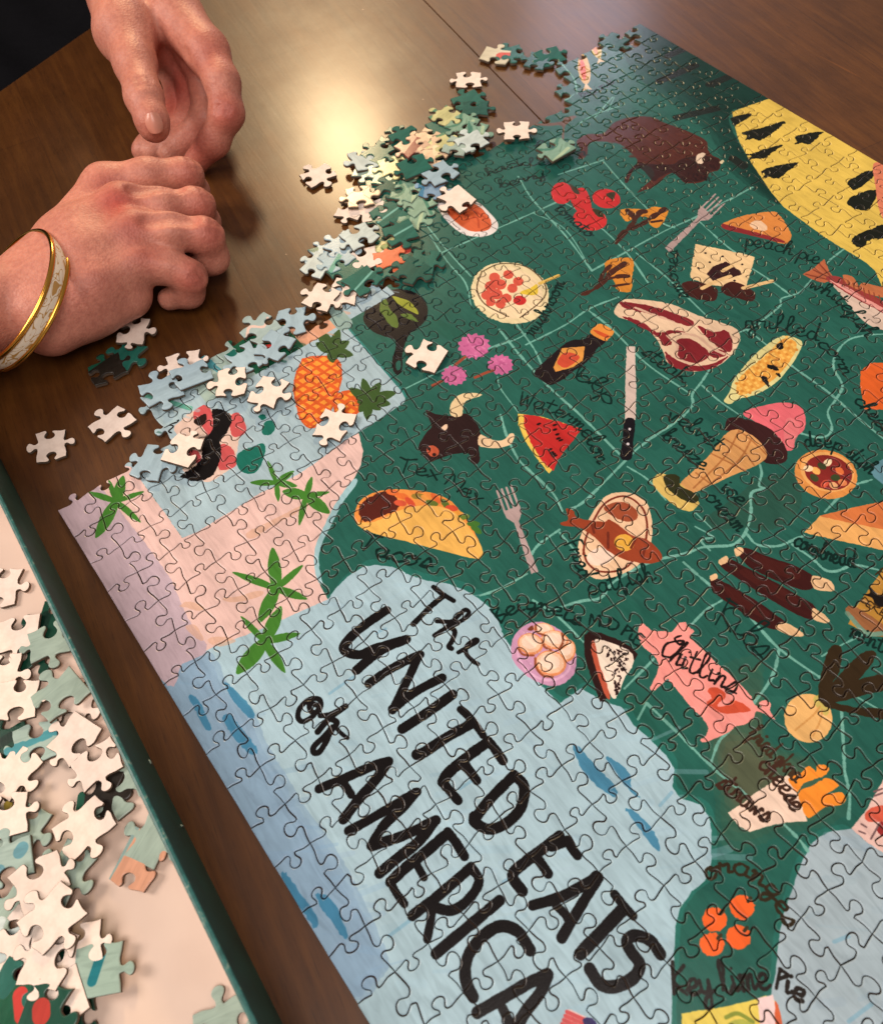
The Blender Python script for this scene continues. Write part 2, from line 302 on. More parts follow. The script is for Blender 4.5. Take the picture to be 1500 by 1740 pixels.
# sausage dish, pretzel plate
A3 = lambda p: Z(450, 350, 3, p)
poly(A3([(880, 0), (905, 50), (960, 110), (1030, 150), (1120, 155), (1175, 130), (1185, 85), (1130, 20), (1080, -20), (960, -60), (900, -40)]), (226, 214, 208), rough=.1)
poly(A3([(920, 10), (950, 60), (1010, 110), (1060, 130), (1130, 125), (1155, 90), (1120, 30), (1060, -15), (960, -45)]), (206, 92, 52))
for s in ([(1030, 70), (1080, 60), (1090, 110)], [(980, 20), (1040, 50)], [(1060, 20), (1120, 60)]): stroke(A3(s), 1.2, (170, 62, 34), al=.7)
ell(866, 498, 67, 52, -12, (228, 206, 160), rough=.6); ell(864, 498, 58, 43, -12, (238, 210, 168)); 
for s in ([(1105, 335), (1080, 420), (1120, 500), (1240, 565)], [(1105, 335), (1200, 295), (1330, 310), (1420, 390), (1420, 470), (1300, 570)]): stroke(A3(s), .8, (70, 50, 30), al=.8)
for c in ((1170, 365, 28), (1240, 350, 26), (1150, 410, 30), (1200, 400, 30), (1290, 385, 26), (1130, 455, 28), (1180, 450, 30), (1260, 420, 26), (1150, 490, 24), (1200, 500, 26), (1230, 470, 26)):
    ell(450+c[0]/3, 350+c[1]/3, c[2]/3, c[2]/3.4, 0, (208, 84, 66))
ell(450+1298/3, 350+482/3, 11, 8, 0, (196, 44, 44)); poly(A3([(1300, 440), (1350, 420), (1385, 400), (1385, 450), (1330, 452)]), (226, 190, 60)); stroke(A3([(1400, 395), (1495, 355)]), 2.2, (220, 180, 90))
# skillet with peppers
poly(A3([(505, 590), (510, 540), (540, 480), (590, 445), (680, 425), (760, 440), (810, 480), (830, 530), (820, 580), (780, 620), (740, 650), (715, 700), (700, 760), (700, 830), (680, 860), (655, 840), (650, 780), (668, 720), (660, 680), (610, 665), (550, 640)]), (26, 20, 22))
poly(A3([(668, 800), (690, 790), (690, 830), (672, 835)]), GREEN)
for p, c in (([(585, 530), (600, 470), (620, 480), (640, 530), (670, 560), (680, 610), (665, 622), (630, 600), (605, 560)], (88, 110, 44)), ([(650, 462), (690, 470), (740, 490), (780, 540), (775, 552), (730, 530), (680, 500)], (150, 154, 50)), ([(690, 555), (740, 550), (780, 590), (740, 580)], (92, 116, 46))):
    poly(A3(p), c)
# pineapples
for body, ax_ in (([(190, 790), (230, 770), (330, 770), (380, 800), (388, 880), (372, 940), (350, 1010), (320, 1060), (240, 1130), (185, 1090), (165, 1020), (150, 940), (160, 860)], ((150, 770), (390, 1130))), ([(352, 985), (385, 952), (440, 948), (476, 1000), (466, 1062), (410, 1085), (362, 1060)], ((350, 945), (480, 1090)))):
    poly(A3(body), (240, 150, 56)); BP = catmull(np.array(body, float), 6, True)
    for k in range(-14, 22):
        for sg in (1, -1):
            Q = []
            for u_ in np.linspace(0, 1, 90):
                x = 120+u_*400; y = 760+k*44+sg*(x-300)*.62
                if inside(BP, (x, y)): Q.append((x, y))
                else:
                    if len(Q) > 3: stroke(A3(Q[::3]+[Q[-1]]), 1.7, (214, 92, 40), smooth=False, al=1, rough=.3)
                    Q = []
    stroke(A3(body+[body[0]]), 1., (206, 84, 40), al=.8)
for c, tips in (((340, 740), [(270, 640), (310, 650), (380, 630), (430, 690), (450, 760), (260, 700), (345, 800)]), ((150, 660), [(120, 620), (200, 640), (230, 690), (140, 690)]), ((530, 990), [(430, 930), (500, 880), (590, 900), (670, 950), (640, 1010), (590, 1040), (520, 1090), (480, 1050), (470, 1000), (600, 960)])):
    for t in tips: leaf(A3([c])[0], A3([t])[0], 16, (58, 84, 40))
# pom-pom blossoms
for c, r in (((1065, 715), 78), ((1200, 810), 62), ((965, 865), 62)):
    cx, cy = A3([c])[0]; r /= 3; t = np.linspace(0, 2*math.pi, 40, endpoint=False); rr = r*(1+.12*np.cos(t*13))
    poly(np.c_[cx+rr*np.cos(t), cy+.8*rr*np.sin(t)], (196, 100, 146), smooth=False)
    for k in range(26): a, q = rng.uniform(0, 6.28), rng.uniform(0, .8)*r; ell(cx+q*math.cos(a), cy+.8*q*math.sin(a), r*.09, r*.07, 0, (176, 82, 130) if k % 2 else (212, 124, 162), al=.7)
for s in ([(1070, 875), (1130, 850), (1160, 840)], [(855, 915), (900, 895)], [(970, 810), (1020, 770)]): stroke(A3(s), 1.8, (150, 70, 50))
# longhorn
poly(A3([(820, 1042), (870, 1060), (950, 1070), (1030, 1060), (1080, 1110), (1100, 1170), (1090, 1230), (1095, 1290), (1080, 1315), (1050, 1300), (1035, 1260), (960, 1265), (880, 1290), (840, 1300), (790, 1250), (785, 1220), (820, 1160), (850, 1120)]), (44, 26, 26))
poly(A3([(945, 1060), (945, 1020), (970, 980), (1020, 955), (1095, 958), (1095, 970), (1030, 990), (1010, 1020), (1005, 1065), (975, 1075)]), (226, 196, 150))
poly(A3([(1085, 1200), (1100, 1165), (1150, 1190), (1210, 1195), (1250, 1160), (1270, 1170), (1250, 1215), (1180, 1235), (1100, 1225)]), (226, 190, 150))
ell(450+855/3, 350+1250/3, 11, 9, -30, (184, 84, 56)); ell(450+835/3, 350+1237/3, 3, 3, 0, DBRN); ell(450+862/3, 350+1268/3, 3, 3, 0, DBRN); poly(A3([(900, 1130), (925, 1112), (930, 1130), (912, 1145)]), (226, 190, 160))
# watermelon
W5 = lambda p: Z(720, 700, 5, p)
poly(W5([(800, 15), (850, 20), (1000, 40), (1130, 80), (1340, 145), (1240, 270), (1140, 400), (1060, 525), (960, 400), (860, 250), (800, 110)]), (226, 188, 84), smooth=False)
poly(W5([(845, 22), (960, 35), (1130, 80), (1340, 145), (1240, 270), (1140, 400), (1095, 500), (1000, 420), (900, 250), (850, 110)]), (190, 44, 42), smooth=False)
for x, y in ((975, 102), (1110, 110), (1110, 150), (1130, 190), (1140, 225), (1160, 240), (1070, 318), (1085, 345), (1100, 358), (1115, 372)): ell(720+x/5, 700+y/5, 4, 1.8, 20, (40, 18, 18))
# sauce bottle
S6 = lambda p: Z(860, 480, 6.25, p)
poly(S6([(300, 950), (360, 880), (480, 770), (560, 700), (680, 620), (830, 600), (890, 550), (1050, 620), (960, 700), (920, 770), (830, 860), (700, 950), (600, 1030), (500, 1080), (440, 1080), (320, 1000)]), (34, 24, 26))
poly(S6([(890, 530), (960, 450), (1030, 450), (1140, 520), (1100, 580), (1050, 620), (970, 590)]), (224, 140, 60)); poly(S6([(920, 510), (960, 510), (1080, 560), (1070, 590), (990, 560)]), (206, 84, 44))
poly(S6([(500, 900), (590, 700), (830, 680), (810, 830), (700, 900), (520, 950)]), (222, 150, 70), smooth=False); poly(S6([(540, 850), (610, 750), (740, 760), (770, 810), (680, 880), (610, 905)]), (206, 78, 54))
# bread knife
K5 = lambda p: Z(950, 520, 5, p)
poly(K5([(570, 345), (640, 345), (650, 700), (645, 970), (555, 970), (560, 600)]), (208, 184, 172), smooth=False, rough=.3)
poly(K5([(553, 970), (637, 970), (625, 1150), (612, 1290), (560, 1310), (515, 1280), (535, 1150)]), (24, 20, 24)); ell(1069, 729, 2.2, 2.2, 0, (210, 200, 200)); ell(1066, 754, 2.5, 2.2, 0, (210, 200, 200))
# steak
B = lambda p: Z(950, 400, 2.727, p)
poly(B([(255, 345), (300, 298), (400, 300), (520, 320), (640, 370), (720, 395), (810, 430), (835, 470), (820, 520), (780, 570), (720, 610), (630, 630), (560, 620), (500, 590), (480, 540), (440, 470), (370, 410), (275, 380)]), (224, 190, 158))
MEAT = (126, 36, 42)
for p in ([(280, 310), (330, 312), (450, 335), (560, 370), (620, 400), (600, 420), (500, 390), (400, 360), (300, 335)], [(290, 378), (380, 400), (450, 450), (520, 440), (580, 450), (500, 460), (520, 500), (480, 510), (440, 460)], [(640, 420), (720, 450), (770, 440), (800, 490), (790, 540), (740, 520), (680, 470)],
          [(540, 490), (600, 480), (670, 520), (690, 560), (640, 590), (570, 580), (540, 550), (550, 520)], [(490, 540), (530, 570), (600, 600), (690, 600), (740, 580), (780, 560), (720, 612), (630, 630), (560, 622), (505, 592)], [(690, 550), (740, 530), (770, 550), (730, 570)]):
    poly(B(p), MEAT, rough=.6)
for s in ([(500, 465), (545, 510), (540, 560), (600, 595)], [(560, 455), (640, 470), (700, 520), (760, 550)], [(350, 335), (430, 365), (530, 400)]): stroke(B(s), 1.4, (210, 170, 145), rough=.4)
# corn cob
poly(B([(762, 765), (790, 720), (800, 680), (860, 600), (930, 530), (1000, 480), (1050, 465), (1120, 490), (1110, 540), (1050, 630), (990, 690), (900, 740), (830, 755), (790, 780)]), (216, 204, 140))
poly(B([(820, 700), (850, 640), (940, 570), (1020, 490), (1060, 478), (1095, 500), (1085, 550), (1020, 640), (940, 700), (860, 735), (825, 735)]), (224, 158, 70))
for i in range(14):
    for j in range(6):
        x = 840+i*18+(j-2.5)*9; y = 715-i*16.5+(j-2.5)*12; ell(950+x/2.727, 400+y/2.727, 2.7, 2.3, 0, (238, 184, 92) if (i+j) % 3 else (208, 136, 56))
for p in ([(1005, 510), (1030, 495), (1035, 520), (1015, 530)], [(960, 600), (1000, 605), (1010, 625), (975, 620)], [(930, 655), (960, 660), (970, 700), (955, 690)], [(1000, 640), (1020, 640), (1018, 660)]): poly(B(p), BLACK, rough=.7)
# graham square with chocolate
poly(B([(630, 40), (750, 65), (850, 85), (905, 100), (880, 180), (865, 240), (760, 235), (680, 230), (605, 195), (615, 120)]), (232, 196, 146), smooth=False, rough=.4)
poly(B([(565, 230), (610, 212), (680, 225), (730, 250), (720, 300), (670, 300), (600, 280)]), (66, 30, 26)); poly(B([(750, 240), (800, 215), (870, 240), (905, 270), (890, 305), (820, 290), (760, 270)]), (66, 30, 26))
poly(B([(680, 180), (710, 145), (770, 122), (830, 160), (845, 180), (790, 200), (710, 210)]), (54, 26, 28), smooth=False)
for s in ([(755, 165), (800, 140)], [(660, 245), (720, 215), (790, 190)], [(850, 245), (985, 212)]): stroke(B(s), 2.4, (226, 186, 130))
for x, y in ((675, 83), (755, 98), (695, 125), (642, 152), (845, 135), (810, 210)): ell(950+x/2.727, 400+y/2.727, 2, 1.6, 0, (40, 26, 26))
# autumn tree 2
poly(B([(210, 130), (240, 110), (330, 105), (343, 150), (335, 190), (330, 260), (270, 255), (255, 215), (230, 190), (215, 165)]), (206, 130, 48), rough=.5)
for s in ([(105, 275), (160, 250), (210, 210), (240, 170), (300, 130)], [(215, 205), (280, 190), (320, 190)], [(250, 235), (320, 225)], [(190, 220), (200, 180), (235, 140)]): stroke(B(s), 2.6, (74, 38, 28), rough=.4)
# pie slice
C3 = lambda p: Z(950, 0, 2.727, p)
poly(C3([(752, 1040), (850, 1000), (980, 982), (1020, 1000), (1060, 1060), (1072, 1100), (1040, 1130), (900, 1090), (780, 1060)]), (216, 134, 66)); poly(C3([(752, 1040), (770, 1040), (900, 1075), (1025, 1110), (1030, 1125), (900, 1095), (765, 1062)]), (140, 44, 46))
poly(C3([(880, 1040), (920, 1020), (960, 1050), (950, 1070), (900, 1060)]), (238, 206, 176), al=.8)
# forks
def fork(p0, p1, w, tines=4):
    p0, p1 = np.array(p0, float), np.array(p1, float); d = p1-p0; L = np.hypot(*d); u = d/L; n = np.array([-u[1], u[0]]); c = (176, 150, 146)
    poly([p0-n*w*.22, p0+u*L*.6-n*w*.14, p0+u*L*.68-n*w*.45, p0+u*L*.76-n*w*.5, p0+u*L*.76+n*w*.5, p0+u*L*.68+n*w*.45, p0+u*L*.6+n*w*.14, p0+n*w*.22], c, smooth=False)
    for k in range(tines):
        q = p0+u*L*.74+n*w*(-.42+.84*k/(tines-1)); stroke([q, q+u*L*.26], 1.1, c, smooth=False)
fork((1133, 425), (1222, 338), 26); fork((908, 973), (856, 830), 30)
# river fish at the right
poly(B([(1125, 180), (1165, 160), (1225, 110), (1250, 170), (1270, 200), (1225, 220), (1170, 205)]), (184, 100, 66), smooth=False)
for s in ([(1140, 180), (1240, 205)], [(1175, 160), (1245, 195)], [(1205, 135), (1255, 190)]): stroke(B(s), .9, (138, 62, 44))
poly(B([(1235, 200), (1280, 190), (1350, 215), (1420, 260), (1520, 320), (1560, 360), (1560, 440), (1500, 440), (1440, 420), (1370, 360), (1320, 290)]), (150, 58, 56)); poly(B([(1250, 215), (1300, 250), (1400, 310), (1500, 360), (1560, 400), (1560, 450), (1500, 440), (1430, 415), (1360, 350), (1310, 285)]), (214, 186, 168))
poly(B([(1250, 208), (1330, 240), (1430, 300), (1520, 350), (1520, 365), (1420, 315), (1320, 255)]), (224, 150, 140)); poly(B([(1310, 185), (1360, 195), (1385, 250), (1330, 225)]), (190, 110, 70)); poly(B([(1400, 220), (1470, 235), (1520, 240), (1520, 290), (1400, 260)]), (190, 110, 70))
for k in range(9): stroke(B([(1310+k*24, 200+k*11), (1318+k*24, 235+k*11)]), .7, (138, 66, 44))
# ice cream cone with avocado
poly(B([(850, 830), (880, 805), (960, 785), (1020, 775), (1080, 780), (1120, 800), (1138, 850), (1130, 900), (1090, 940), (1080, 990), (1040, 990), (1000, 920), (900, 860)]), (222, 104, 112)); poly(B([(1050, 850), (1110, 870), (1100, 930), (1070, 985), (1040, 960)]), (230, 130, 130), al=.6)
poly(B([(765, 900), (780, 850), (830, 845), (920, 870), (990, 910), (1045, 980), (1050, 1040), (1000, 1060), (940, 1045), (950, 990), (880, 930), (810, 910)]), (56, 28, 28))
poly(B([(560, 1150), (620, 1090), (700, 1010), (760, 930), (810, 900), (860, 910), (920, 950), (960, 1010), (920, 1060), (780, 1120), (650, 1180), (600, 1190)]), (212, 152, 92))
for s in ([(700, 1010), (800, 1060), (860, 1090)], [(760, 940), (850, 1000), (900, 1065)], [(630, 1100), (700, 1150)], [(620, 1170), (760, 1030), (830, 910)], [(700, 1150), (830, 1040), (890, 940)], [(830, 905), (900, 960), (955, 1015)]): stroke(B(s), .9, (168, 104, 58), al=.8)
poly(B([(430, 1140), (460, 1105), (500, 1110), (560, 1150), (640, 1230), (640, 1250), (600, 1280), (530, 1250), (460, 1190)]), (212, 178, 98)); poly(B([(480, 1120), (520, 1105), (555, 1120), (560, 1160), (620, 1190), (645, 1220), (620, 1240), (560, 1220), (500, 1170)]), (48, 48, 26))
# deep-dish pizza
ell(1402, 806, 54, 41, -14, (220, 142, 72)); ell(1404, 802, 46, 33, -14, (230, 166, 96)); ell(1406, 803, 41, 29, -14, (130, 40, 36))
for x, y, c in ((1405, 786, (236, 212, 170)), (1385, 800, (232, 170, 90)), (1418, 812, (60, 70, 40)), (1395, 792, (62, 66, 40)), (1425, 800, (216, 110, 60)), (1400, 822, (206, 84, 60)), (1372, 796, (236, 204, 160)), (1430, 820, (222, 130, 80)), (1382, 812, (64, 70, 40)), (1415, 825, (220, 160, 110))):
    ell(x, y, 8, 5.5, rng.uniform(-40, 40), c)
# cheese block, cake wedge, bourbon label, card
poly(B([(1392, 630), (1440, 590), (1500, 590), (1600, 590), (1600, 810), (1410, 805), (1392, 700)]), (220, 96, 40), smooth=False)
poly([(1365, 905), (1392, 877), (1450, 862), (1500, 852), (1600, 835), (1600, 950), (1500, 935), (1430, 920)], (230, 168, 98), smooth=False); poly([(1392, 877), (1450, 862), (1500, 852), (1600, 835), (1600, 915), (1500, 900), (1440, 888)], (208, 108, 58), smooth=False, al=.85)
poly([(1450, 1035), (1475, 1000), (1505, 960), (1600, 900), (1600, 1090), (1480, 1080), (1440, 1060)], (184, 132, 56), smooth=False)
poly([(1436, 1040), (1448, 1030), (1500, 1062), (1500, 1080), (1465, 1075)], (150, 96, 60)); stroke([(1438, 1042), (1470, 1075), (1505, 1075)], 2.2, (110, 150, 130), al=.7)
poly([(1475, 995), (1490, 1010), (1510, 1012), (1510, 1028), (1488, 1030), (1480, 1016), (1464, 1010), (1476, 1008)], (28, 22, 20))
poly([(1445, 1408), (1471, 1375), (1500, 1323), (1600, 1180), (1650, 1400), (1500, 1449), (1474, 1433)], (232, 190, 178), smooth=False)
poly([(1468, 1385), (1480, 1372), (1505, 1370), (1505, 1392), (1475, 1396)], (214, 92, 70)); ell(1498, 1408, 10, 12, 0, (150, 44, 44))
for s in ([(1483, 1345), (1497, 1340)], [(1484, 1352), (1498, 1347)], [(1462, 1400), (1470, 1405)], [(1478, 1425), (1492, 1400)], [(1458, 1412), (1468, 1416)]): stroke(s, .7, (120, 90, 90))
# fried catfish on a plate
E = lambda p: Z(950, 850, 2.727, p)
poly(E([(85, 240), (100, 160), (140, 80), (180, 20), (220, -20), (270, -35), (340, -30), (400, 10), (425, 80), (428, 160), (410, 240), (360, 300), (280, 345), (180, 365), (120, 330)]), (232, 190, 152))
poly(E([(105, 300), (130, 180), (190, 60), (260, -15), (340, -8), (400, 60), (400, 160)]), (232, 190, 152)); stroke(E([(110, 250), (120, 180), (160, 90), (205, 20), (270, -15), (330, -10), (385, 40), (405, 110), (400, 180)]), 1, (120, 50, 34)); stroke(E([(110, 230), (130, 290), (190, 330), (290, 320), (350, 270)]), 1, (120, 50, 34))
ell(1020, 945, 24, 15, 15, (236, 206, 184)); poly(E([(5, 105), (40, 90), (30, 40), (65, 50), (80, 80), (150, 95), (210, 100), (230, 90), (280, 120), (340, 165), (400, 180), (450, 220), (475, 265), (440, 290), (370, 290), (290, 270), (220, 230), (160, 170), (90, 125), (20, 120)]), (150, 64, 38))
ell(1060, 922, 17, 14, -8, (222, 164, 64)); poly(E([(205, 40), (240, 15), (300, 10), (350, 40), (360, 80), (320, 100), (260, 80)]), (158, 76, 48))
for s in ([(150, 110), (160, 150)], [(225, 150), (225, 220)], [(330, 220), (350, 180)], [(385, 260), (395, 220)]): stroke(E(s), 1.2, (110, 44, 30))
# ribs
for p in ([(695, 370), (720, 360), (800, 400), (900, 460), (1000, 530), (1045, 570), (1010, 600), (940, 580), (830, 510), (720, 430)], [(740, 300), (780, 270), (860, 310), (980, 370), (1100, 440), (1180, 490), (1180, 550), (1100, 530), (960, 450), (820, 360)], [(820, 240), (860, 220), (960, 260), (1080, 300), (1170, 350), (1180, 400), (1120, 415), (1000, 370), (880, 310)]): poly(E(p), (60, 24, 22)); poly(np.array(E(p))*.6+.4*np.array(E(p)).mean(0)+[0, -3], (78, 32, 26), al=.6)
for p in ([(1000, 590), (1040, 565), (1125, 615), (1110, 632), (1050, 620)], [(1175, 500), (1245, 550), (1230, 570), (1175, 550)], [(1170, 350), (1255, 375), (1265, 420), (1180, 410)], [(810, 225), (840, 218), (850, 240), (815, 260)], [(735, 280), (770, 258), (780, 280), (745, 300)], [(697, 350), (725, 340), (730, 360), (700, 372)]): poly(E(p), (226, 182, 136))
# beignets on a purple plate
B5 = lambda p: Z(720, 1050, 5, p)
poly(B5([(740, 250), (760, 170), (830, 80), (930, 35), (1030, 40), (1150, 100), (1240, 200), (1290, 310), (1280, 450), (1220, 530), (1130, 575), (1030, 570), (900, 510), (800, 420), (750, 340)]), (200, 146, 176))
stroke(B5([(790, 260), (810, 350), (880, 450), (1000, 520), (1120, 520), (1220, 450), (1250, 340)]), 1.1, (222, 170, 196))
for c in ((1020, 95, 90, 52), (905, 220, 108, 92), (1215, 275, 72, 95), (1110, 185, 118, 80), (1075, 385, 132, 108)):
    ell(720+c[0]/5, 1050+c[1]/5, c[2]/5, c[3]/5, -10, (224, 140, 92)); ell(720+c[0]/5-.6, 1050+c[1]/5-1.2, c[2]/5.7, c[3]/5.9, -10, (240, 190, 156)); ell(720+c[0]/5-1.5, 1050+c[1]/5-2.6, c[2]/8, c[3]/8.6, -10, (246, 212, 188))
poly(B5([(880, 96), (925, 62), (925, 105)]), (120, 60, 40))
for q in ([(800, 260), (840, 310), (930, 318)], [(945, 340), (950, 420), (1010, 490), (1090, 500)], [(1010, 180), (1020, 240), (1080, 275)], [(1170, 130), (1180, 200), (1150, 260)], [(950, 60), (960, 120), (1030, 148)]): stroke(B5(q), 1., (150, 78, 50))
for k in range(40): ell(720+rng.uniform(850, 1200)/5, 1050+rng.uniform(90, 460)/5, .8, .5, 0, (250, 226, 208), al=.8)
# mud pie slice
M5 = lambda p: Z(960, 900, 5, p)
poly(M5([(160, 900), (200, 865), (300, 880), (450, 935), (560, 1000), (612, 1055), (590, 1100), (520, 1200), (460, 1300), (370, 1420), (295, 1462), (260, 1360), (190, 1180), (160, 1050)]), (44, 24, 22), smooth=False)
poly(M5([(245, 945), (330, 945), (450, 985), (540, 1030), (578, 1090), (560, 1170), (500, 1260), (450, 1390), (400, 1430), (340, 1300), (280, 1120)]), (234, 212, 192)); poly(M5([(215, 980), (245, 945), (280, 1120), (330, 1260), (378, 1410), (350, 1430), (280, 1250), (230, 1080)]), (182, 82, 58))
for k in range(75):
    t = rng.uniform(0, 1); s_ = rng.uniform(0, 1); a = np.array([330, 985])*(1-t)+np.array([425, 1400])*t; b = np.array([545, 1060])*(1-t)+np.array([440, 1400])*t; q = a*(1-s_)+b*s_
    ell(960+q[0]/5, 900+q[1]/5, rng.uniform(1.5, 3.6), rng.uniform(.9, 1.9), rng.uniform(0, 180), (44, 24, 24))
# pig
poly(M5([(620, 850), (650, 795), (700, 830), (745, 860), (840, 860), (900, 870), (960, 800), (1020, 785), (1035, 820), (1090, 860), (1060, 900), (1080, 940), (1180, 1030), (1300, 1150), (1450, 1280), (1560, 1400), (1600, 1480), (1660, 1510), (1640, 1470), (1700, 1445), (1740, 1480),
          (1730, 1540), (1780, 1610), (1700, 1570), (1620, 1540), (1590, 1600), (1520, 1650), (1440, 1670), (1380, 1720), (1200, 1800), (1140, 1790), (1180, 1760), (1210, 1690), (1160, 1600), (1060, 1500), (960, 1380), (880, 1280), (860, 1275), (760, 1360), (715, 1350), (760, 1260), (780, 1210), (790, 1130), (740, 1060), (640, 970)]), (242, 150, 140))
poly(M5([(1210, 1360), (1280, 1340), (1350, 1380), (1355, 1430), (1320, 1450), (1290, 1500), (1370, 1490), (1420, 1450), (1500, 1470), (1570, 1530), (1480, 1550), (1350, 1560), (1240, 1520), (1200, 1470), (1240, 1430)]), (206, 80, 54))
# onion / turnip with dark leaves
ell(1372, 1220, 40, 42, 40, (232, 178, 110)); poly([(1380, 1188), (1395, 1180), (1410, 1195), (1400, 1215)], (190, 176, 90), al=.8)
for s in ([(1350, 1240), (1380, 1215), (1392, 1200)], [(1380, 1250), (1392, 1225), (1396, 1205)]): stroke(s, .8, (206, 146, 80), al=.7)
for p in ([(1390, 1165), (1400, 1120), (1412, 1098), (1428, 1102), (1424, 1140), (1412, 1160), (1404, 1190), (1390, 1190)], [(1400, 1180), (1430, 1140), (1465, 1108), (1487, 1110), (1470, 1140), (1440, 1170), (1410, 1195)], [(1400, 1180), (1440, 1160), (1500, 1145), (1560, 1150), (1500, 1172), (1430, 1190), (1400, 1196)], [(1395, 1185), (1440, 1200), (1500, 1205), (1560, 1225), (1500, 1222), (1430, 1208), (1400, 1200)]):
    poly(p, (52, 38, 22), rough=.4)
# fries box, oranges, lime pie, little flag
poly(F_ := Z(950, 1250, 2.727, [(780, 355), (850, 310), (900, 270), (1010, 200), (1060, 180), (1100, 260), (1145, 395), (1050, 400), (960, 420), (880, 445), (820, 410)]), (238, 206, 184), smooth=False)
for p in ([(1060, 200), (1120, 170), (1150, 140), (1180, 160), (1200, 190), (1130, 220), (1100, 260), (1080, 240)], [(1110, 260), (1180, 225), (1240, 195), (1290, 230), (1230, 270), (1300, 260), (1325, 290), (1300, 320), (1230, 330), (1150, 380), (1120, 320)], [(1190, 140), (1240, 140), (1240, 170), (1200, 190)]):
    poly(Z(950, 1250, 2.727, p), (240, 140, 48))
for x, y in ((716, 850), (843, 795), (704, 965), (826, 932)):
    X, Y = 950+x/2.727, 1250+y/2.727; ell(X, Y, 21, 20, 0, (240, 100, 42), rough=.5); stroke([(X+10, Y-10), (X+15, Y-16)], 1.2, (60, 50, 30))
poly([(1156, 1722), (1230, 1710), (1286, 1696), (1300, 1692), (1315, 1700), (1325, 1760), (1330, 1800), (1160, 1800)], (222, 196, 86), smooth=False); poly([(1286, 1696), (1312, 1690), (1325, 1760), (1330, 1800), (1300, 1800), (1290, 1740)], (232, 200, 196), smooth=False); poly([(1315, 1703), (1322, 1712), (1330, 1760), (1318, 1745)], (206, 92, 52)); ell(1256, 1745, 22, 14, 0, (170, 170, 70)); stroke([(1232, 1728), (1252, 1721), (1278, 1735)], 1.3, (130, 140, 50))
poly(Z(700, 1440, 5, [(1270, 1490), (1320, 1370), (1500, 1450), (1600, 1560), (1500, 1640), (1250, 1600)]), (232, 196, 190), smooth=False)
for k in range(5): stroke(Z(700, 1440, 5, [(1310-k*14, 1395+k*34), (1480-k*14, 1470+k*34)]), 1.3, (206, 84, 84), smooth=False)
poly(Z(950, 1250, 2.727, [(110, 1310), (150, 1310), (170, 1340), (120, 1345)]), (50, 40, 90))
# taco
D3 = lambda p: Z(450, 800, 3, p)
poly(D3([(455, 230), (490, 150), (560, 110), (650, 95), (760, 100), (860, 115), (940, 150), (990, 200), (1030, 250), (1070, 320), (1105, 400), (1095, 440), (1040, 440), (920, 410), (800, 380), (680, 350), (560, 320), (480, 280)]), (228, 140, 66))
poly(D3([(485, 180), (560, 120), (640, 110), (680, 160), (670, 200), (600, 230), (520, 260), (490, 240)]), (84, 34, 26), rough=.5)
for x, y, c in ((700, 130, (222, 110, 52)), (740, 160, (206, 78, 50)), (780, 130, (150, 120, 50)), (820, 150, (226, 150, 70)), (870, 140, (222, 104, 52)), (920, 170, (90, 106, 44)), (950, 190, (206, 78, 50)), (690, 165, (206, 84, 56)), (850, 165, (98, 110, 46)), (980, 220, (226, 150, 60)), (1010, 235, (100, 120, 50)), (650, 110, (216, 104, 50)), (1075, 300, (66, 110, 44)), (1060, 270, (66, 110, 44))):
    ell(450+x/3, 800+y/3, 11, 5, rng.uniform(-50, 10), c)
poly(D3([(470, 265), (560, 260), (680, 205), (780, 180), (880, 180), (960, 210), (1030, 280), (1080, 350), (1107, 405), (1095, 445), (1030, 440), (920, 412), (800, 382), (680, 350), (560, 320), (490, 290)]), (230, 174, 88))
# black glove shape and flowers in the inset panel
I6 = lambda p: Z(240, 560, 6.25, p)
poly(I6([(480, 830), (600, 780), (720, 830), (760, 860), (960, 900), (1100, 1000), (1110, 1060), (1050, 1130), (1010, 1350), (1000, 1440), (930, 1490), (700, 1620), (560, 1500), (450, 1500), (420, 1200), (350, 1050), (440, 950)]), (228, 190, 170), al=.9)
for p in ([(550, 930), (620, 800), (740, 850), (760, 1080), (700, 1110), (640, 1010)], [(950, 930), (1040, 890), (1120, 1050), (1050, 1130), (960, 1120)], [(840, 1230), (940, 1240), (1000, 1330), (1010, 1430), (940, 1480), (820, 1470)], [(500, 1300), (600, 1290), (640, 1380), (600, 1420)]): poly(I6(p), (200, 84, 84))
poly(I6([(750, 860), (790, 840), (880, 860), (950, 910), (960, 960), (940, 1040), (880, 1130), (840, 1190), (850, 1290), (830, 1400), (780, 1520), (680, 1590), (560, 1610), (470, 1580), (410, 1560), (520, 1490), (600, 1420), (650, 1340), (640, 1200), (700, 1130), (760, 1060), (760, 950)]), (20, 16, 16), rough=.5)
poly(I6([(560, 970), (640, 910), (690, 900), (690, 960), (660, 1000), (600, 1020)]), (40, 24, 20))
for p in ([(1010, 1360), (1080, 1280), (1180, 1250), (1280, 1210), (1320, 1260), (1290, 1400), (1220, 1510), (1130, 1530), (1040, 1480)], [(1280, 1100), (1310, 990), (1390, 970), (1420, 1050), (1360, 1120)], [(1180, 280), (1240, 240), (1340, 310), (1260, 350)], [(1250, 920), (1300, 900), (1330, 940), (1280, 960)]): poly(I6(p), (28, 104, 88))
poly(Z(220, 770, 1, [(-6, 0), (10, 10), (24, 16), (18, 20), (0, 14)]), LEAF)

